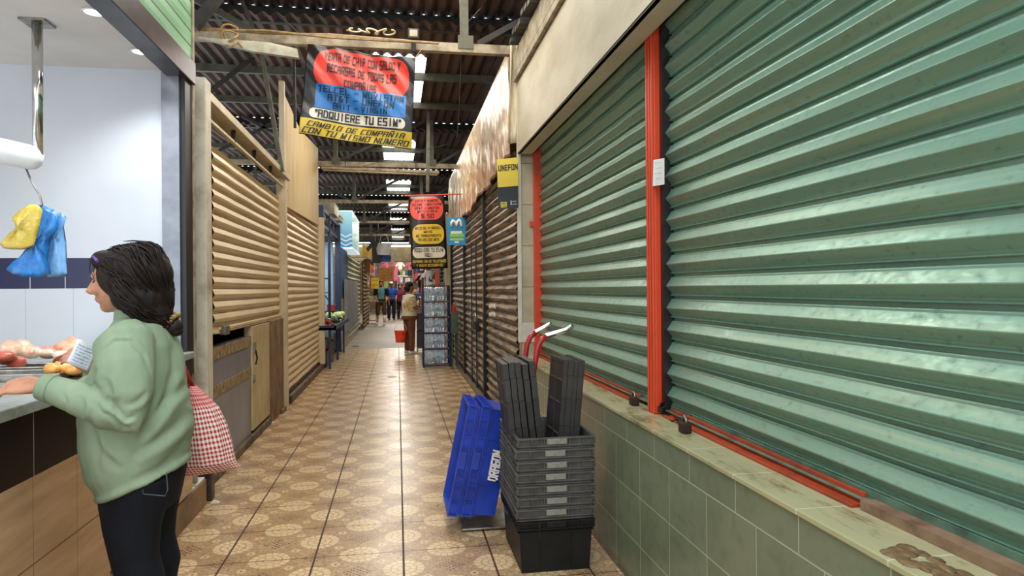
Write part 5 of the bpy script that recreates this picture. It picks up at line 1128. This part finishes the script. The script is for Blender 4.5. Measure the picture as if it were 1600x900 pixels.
for nmv, lab, c1, c2, (ra, rb, rc), grp, cnt, (ya, yb) in vegs:
    b = B(); b.ell((0, 0, 0), ra, rb, rc, 14, 9)
    for k in range(6): a = k*PI/3; b.ell((ra*.35*math.cos(a), rb*.35*math.sin(a), rc*.25), ra*.6, rb*.6, rc*.75, 8, 6)
    o = put(b, nmv, paint(nmv, c1, c2, 20, bump=.4), smooth=True); tag(o, lab, 'vegetable', grp)
    for k in range(cnt):
        q = o if k == 0 else dup(o); q.location = (random.uniform(-1.5, -1.13-ra), random.uniform(ya, yb), .74+rc*.9+(.06 if k % 3 == 0 else 0)); q.rotation_euler = (random.uniform(-.3, .3), random.uniform(-.3, .3), random.random()*6)
for i, (x, y, z, sx, sy, sz, c, lab) in enumerate(((-1.75, 13.4, .74, .3, .4, .30, '#a88a62', 'brown cardboard box standing on the vegetable table'), (-1.42, 15.3, .95, .16, .14, .14, '#a8332c', 'small red crate above the cabbages'), (-1.45, 15.5, .82, .3, .3, .13, '#2b3f77', 'blue crate under the small red crate'),
      (-1.42, 13.0, .02, .30, .5, .28, '#3a332e', 'dark crate under the near end of the vegetable table'), (-1.42, 13.7, .02, .30, .5, .40, '#4a423c', 'taller dark crate under the middle of the vegetable table'), (-1.45, 13.0, .32, .3, .5, .2, '#6b3a2c', 'reddish crate stacked on the near dark crate under the table'),
      (-1.5, 14.8, 2.96, .5, .9, .22, '#d8cdb0', 'pale carton lying on top of the blue frame stall'), (-1.8, 13.1, 2.96, .5, .8, .20, '#d6cfbe', 'white carton with red marks on top of the blue frame'), (-1.5, 16.2, 2.97, .5, .7, .12, '#c9bea2', 'flat pale carton at the far end on top of the blue frame'))):
    b = B(); b.box(x-sx/2, y-sy/2, z, x+sx/2, y+sy/2, z+sz); b.box(x-sx/2-.008, y-sy/2-.008, z+sz-.03, x+sx/2+.008, y+sy/2+.008, z+sz+.002)
    tag(put(b, 'crate' if c[1] in '2346' or 'crate' in lab else 'carton', paint('box_'+c, c), origin=(x, y, z), bevel=.006), lab, 'box')
b = B(); b.box(-1.45, 12.9, 3.19-.03, -1.5, 13.1, 3.2); b.bm.free()
# lit box sign
t = thing('lightbox_sign', 'pale blue illuminated box sign with a wave picture, projecting over the left of the aisle', 'sign', (-1.3, 17.5, 2.5))
m = Mt('wave_picture', .3); zz_ = m.Z; c_ = m.mix(m.ramp(zz_, 0, .75), '#2f86b8', '#a9dbe4'); wv = ((zz_*60+(m.X*25).sin()*1.5).sin() > .2)*(zz_ < .28); c_ = m.mix(wv*.6, c_, '#e2f2f4'); m.col(c_); m.t.links.new(c_.k, m.b.inputs['Emission Color']); m.b.inputs['Emission Strength'].default_value = .35
b = B(); b.box(-1.42, 17.2, 2.45, -1.08, 17.24, 3.32); put(b, 'front_panel', m.m, t)
m = Mt('lit_side_print', .3); n = m.noise(5, (1, 1, 2)); c_ = m.mix(m.ramp(n, .52, .56), '#9ccfe4', '#e2dc6a'); m.col(c_); m.t.links.new(c_.k, m.b.inputs['Emission Color']); m.b.inputs['Emission Strength'].default_value = .35
b = B(); b.box(-1.12, 17.24, 2.45, -1.08, 20.2, 3.32); put(b, 'side_panel', m.m, t)
b = B(); b.box(-1.44, 17.19, 2.41, -1.07, 20.22, 2.45).box(-1.44, 17.19, 3.32, -1.07, 20.22, 3.35); b.box(-1.44, 17.2, 2.41, -1.42, 20.2, 3.35); put(b, 'casing', emis('white_lit_edge', '#dff2fa', .5), t)
# pale stall fronts beyond
b = B(); b.box(-1.9, 16.3, 0, -1.28, 23.0, .42); tag(put(b, 'plinth', paint('off_white_plinth', '#b8b2a0', '#948c76', 4), origin=(-1.5, 18, 0)), 'low off-white plinth under the grey corrugated panel', 'plinth')
m = Mt('grey_corrugated_panel', .4, .2); m.col(m.mix(m.ramp(m.noise(4), .3, .7), '#b4b8ba', '#8d9295'))
b = B(); n_ = 120
b.grid(lambda u, v: Vector((-1.24+.032*math.sin(u*2*PI*16), lerp(16.6, 21.8, u), lerp(.42, 1.66, v))), 220, 1, uv=False); tag(put(b, 'corrugated_panel', m.m, origin=(-1.24, 18, .42), solid=.004), 'grey upright corrugated metal panel on the left beyond the blue stall', 'panel')
b = B(); b.box(-1.33, 16.3, 1.2, -1.28, 18.2, 2.4); tag(put(b, 'blue_door', paint('steel_blue_door', '#4c6f92', '#3a5878', 4), origin=(-1.3, 17.2, 1.2)), 'steel blue panel under the illuminated box sign', 'panel')
put_c = curtain(-1.30, 1, 18.4, 24.2, .1, 2.35, .14, nseg=2); tag(put(put_c, 'roller_shutter', paint('pale_green_shutter', '#b9bfa0', '#96a080', 5), origin=(-1.22, 21, .1)), 'pale greenish shutter beyond the grey corrugated panel', 'shutter')
put_c = curtain(-1.20, 1, 24.5, 30, .05, 2.3, .14, nseg=2); tag(put(put_c, 'roller_shutter', paint('tan_brown_shutter', '#8a7252', '#5d4a34', 5), origin=(-1.2, 27, .1)), 'tan brown shutter far down the left side', 'shutter')
for (x0, y0, x1, y1, z1, s_) in ((-2.7, 12.4, -2.6, 46, 2.9, 'wall_left'), (1.9, 14.7, 2.0, 46, 2.9, 'wall_right')):
    b = B(); b.box(x0, y0, 0, x1, y1, z1); put(b, s_, paint('stall_backs', '#6d5a42', '#4a3b2a', 2))['kind'] = 'structure'
# ------------------------------------------------------------------ merchandise in the distance
random.seed(5)
cols_ = (('pink', '#c94f77'), ('cream', '#d9c9a4'), ('black', '#1b1a1c'), ('red', '#b5332c'), ('blue', '#3c5c9a'), ('green', '#6f8f4a'), ('white', '#e6e2d8'), ('orange', '#cf7d35'), ('grey', '#85807a'), ('brown', '#7a563a'))
def garment(b):
    pr = [(-.09, 0), (-.1, .36), (-.19, .26), (-.23, .33), (-.09, .5), (-.04, .5), (0, .47), (.04, .5), (.09, .5), (.23, .33), (.19, .26), (.1, .36), (.09, 0)]
    f = [b.v((x, -.03, z-.5)) for x, z in pr]; g = [b.v((x, .03, z-.5)) for x, z in pr]; n = len(pr)
    b.f(f); b.f(g[::-1])
    for i in range(n): b.f((f[i], g[i], g[(i+1) % n], f[(i+1) % n]))
    b.tube([(0, 0, -.02), (0, 0, .04)], .006, 5)
def handbag(b):
    b.loft([(Vector((0, 0, -.42)), Vector((.14, 0, 0)), Vector((0, .06, 0))), (Vector((0, 0, -.30)), Vector((.16, 0, 0)), Vector((0, .075, 0))), (Vector((0, 0, -.18)), Vector((.12, 0, 0)), Vector((0, .03, 0)))], 14)
    b.tube([(.09*math.cos(a), 0, -.18+.18*math.sin(a)) for a in [k*PI/8 for k in range(9)]], .008, 6)
def packet(b):
    b.box(-.07, -.02, -.30, .07, .02, -.06); b.box(-.03, -.004, -.06, .03, .004, 0)
def strand(b):
    for k in range(5): b.ell((0, 0, -.05-k*.09), .05, .04, .045, 8, 6)
shp = ((garment, 'hanging_garment', 'garment', 'clothing'), (handbag, 'handbag', 'bag', 'bag'), (packet, 'hanging_packet', 'packet', 'packet'), (strand, 'hanging_toy', 'string of trinkets', 'toy'))
protos = {}
def goods(si, ci, loc, rz, s_):
    key = (si, ci)
    if key not in protos:
        b = B(); shp[si][0](b); cn, hx = cols_[ci]; o = put(b, shp[si][1], paint('goods_'+cn, hx), smooth=False)
        tag(o, '%s %s hanging in the crowded display far down the aisle' % (cn, shp[si][2]), shp[si][3], '%s %ss in the far display' % (cn, shp[si][2])); protos[key] = o
    else: o = dup(protos[key])
    o.location = loc; o.rotation_euler = (0, 0, rz); o.scale = (s_,)*3
for row, z in enumerate((2.95, 2.5, 2.05, 1.6, 1.15, .8)):
    for k in range(11):
        goods(random.choice((0, 0, 1, 2, 3)), random.randrange(10), (-1.15+k*.27+random.uniform(-.05, .05), 39.5, z), 0, random.uniform(.9, 1.25))
for row, z in enumerate((2.55, 2.0, 1.5, 1.05)):
    for k in range(15):
        goods(random.choice((0, 1, 2, 2, 3)), random.randrange(10), (1.0, 16.0+k*1.25+random.uniform(-.3, .3), z), random.choice((PI/2, PI/2+.5, .3)), random.uniform(.8, 1.1))
for row, z in enumerate((2.5, 1.9)):
    for k in range(9):
        goods(random.choice((0, 1, 2, 3)), random.randrange(10), (-1.06, 25.0+k*1.5+random.uniform(-.3, .3), z), random.choice((PI/2, .3)), 1.0)
for z in (2.95, 2.5, 2.05, 1.6, 1.15, .8):
    b = B(); b.tube([(-2.6, 39.5, z+.035), (1.9, 39.5, z+.035)], .012, 6); tag(put(b, 'display_rail', M_dark, origin=(-.3, 39.5, z)), 'dark rail across the end of the aisle, goods hanging from it', 'rail', 'rails across the end of the aisle')
for z in (2.55, 2.0, 1.5, 1.05):
    b = B(); b.tube([(1.0, 15.2, z+.035), (1.0, 35, z+.035)], .012, 6)
    for y in (15.2, 22, 29, 35): b.tube([(1.0, y, z+.035), (1.9, y, z+.035)], .01, 6)
    tag(put(b, 'display_rail', M_dark, origin=(1.0, 25, z)), 'dark rail along the right side of the far aisle, goods hanging from it', 'rail', 'rails along the right of the far aisle')
for z in (2.5, 1.9):
    b = B(); b.tube([(-1.06, 24.4, z+.035), (-1.06, 38.5, z+.035)], .012, 6)
    for y in (24.4, 31, 38.5): b.tube([(-2.6, y, z+.035), (-1.06, y, z+.035)], .01, 6)
    tag(put(b, 'display_rail', M_dark, origin=(-1.06, 31, z)), 'dark rail along the left side of the far aisle, goods hanging from it', 'rail', 'rails along the left of the far aisle')
for i, (px, py, yy_, si, ci, s_, lab) in enumerate(((588, 377, 24, 0, 2, 1.5, 'long black garment hanging high over the left of the aisle'), (600, 366, 24, 1, 6, 1.7, 'white stuffed bag hanging high over the aisle'), (602, 384, 24.2, 1, 4, 1.3, 'denim blue bag hanging below the white one'), (611, 390, 25, 0, 1, 1.1, 'cream garment hanging beside the denim bag'))):
    q = aY(px, py, yy_); goods(si, ci, tuple(q), .2, s_)
    rope([q, Vector((q.x, q.y, 4.45))], .006, ('cord holding up the high black garment', 'cord holding up the high white bag', 'cord holding up the denim blue bag', 'cord holding up the high cream garment')[i], M_wire)
t = thing('merchandise_shelf', 'tall tan rack of packed goods right of the walking person', 'shelf', (.2, 34, 0))
for k in range(7): b = B(); b.box(.0, 33.8, .3+k*.34, .75, 34.2, .33+k*.34); put(b, 'board', M_beaml, t)
for x in (0, .75): b = B(); b.box(x-.02, 33.8, 0, x+.02, 34.2, 2.5); put(b, 'upright', M_beaml, t)
for r in range(6):
    for c in range(6):
        ci = random.randrange(10); goods(2, ci, (.07+c*.12, 33.85, .64+r*.34), 0, .9)
# yellow and orange notices far away
def notice(x0, y0, x1, y1, Y, c, lab, lines, ink):
    Fn = quadF(aY(x0, y0, Y), aY(x1, y0, Y), aY(x1, y1, Y), aY(x0, y1, Y)); t = thing('notice_board', lab, 'sign', tuple(Fn(.5, .5)))
    b = B(); b.grid(lambda u, v: Fn(u, v), 2, 2); put(b, 'panel', paint('notice_'+c, c), t, solid=.02, recalc=False)
    for u_ in (.1, .9): q = Fn(u_, 0); b = B(); b.tube([q, Vector((q.x, q.y, 4.45))], .006, 6); put(b, 'cord', M_wire, t)
    for k, s_ in enumerate(lines): text(s_, (.1, .08+k/len(lines)*.86, .9, .08+(k+.7)/len(lines)*.86), lambda u, v, o=0: Fn(u, v, .016), ink, t)
notice(589, 418, 615, 440, 30, '#c98a3c', 'orange notice with dark lettering hung above the walking people', ('-----', '-------', '------', '-------'), paint('maroon_ink', '#5a1f16'))
notice(580, 434, 592, 451, 27, '#e4c41e', 'small bright yellow notice on the left above the red stand', ('-----', '---'), M_inkb)
notice(566, 383, 583, 402, 26, '#cfa83c', 'mustard yellow panel high on the left beyond the box sign', ('',), M_inkb)
t = thing('snack_stand', 'small red stand with boxes at the left of the aisle behind the tan shutter', 'stand', (-1.0, 29, 0))
sx_ = aZ(582, 505, 0)
for x in (-.18, .18):
    for y in (-.2, .2): b = B(); b.box(sx_.x+x-.02, sx_.y+y-.02, 0, sx_.x+x+.02, sx_.y+y+.02, .85); put(b, 'leg', M_redt, t)
for z in (.1, .5, .85): b = B(); b.box(sx_.x-.2, sx_.y-.22, z, sx_.x+.2, sx_.y+.22, z+.03); put(b, 'shelf', M_redt, t)
b = B(); b.box(sx_.x-.17, sx_.y-.18, .88, sx_.x+.15, sx_.y+.18, 1.1); tag(put(b, 'carton', paint('box_#c9bea2', '#c9bea2'), origin=(sx_.x, sx_.y, .88), bevel=.01), 'pale carton on top of the small red stand', 'box')
# far floor bits
for (px, py, c, lab, r_) in ((612, 589, '#e8dcc0', 'scrap of pale paper lying in the middle of the tiled aisle', .07), (336, 786, '#d8d2c4', 'small white paper scrap by the charred foot of the post', .03), (556, 541, '#3d4626', 'dark vegetable scraps on the concrete by the blue frame', .09), (423, 661, '#cfc8b8', 'crumpled white wrapper by the brown pier', .035)):
    p = aZ(px, py, .001); b = B(); random.seed(int(px)); n_ = 9
    ring = [p+Vector((r_*1.2*math.cos(k*2*PI/n_)*random.uniform(.6, 1.2), r_*math.sin(k*2*PI/n_)*random.uniform(.6, 1.2), .001)) for k in range(n_)]
    ring2 = [q.lerp(p, .5)+Vector((0, 0, random.uniform(.008, .02))) for q in ring]; b.rings([ring, ring2]); tag(put(b, 'litter', paint('litter_'+c, c), origin=tuple(p)), lab, 'litter')
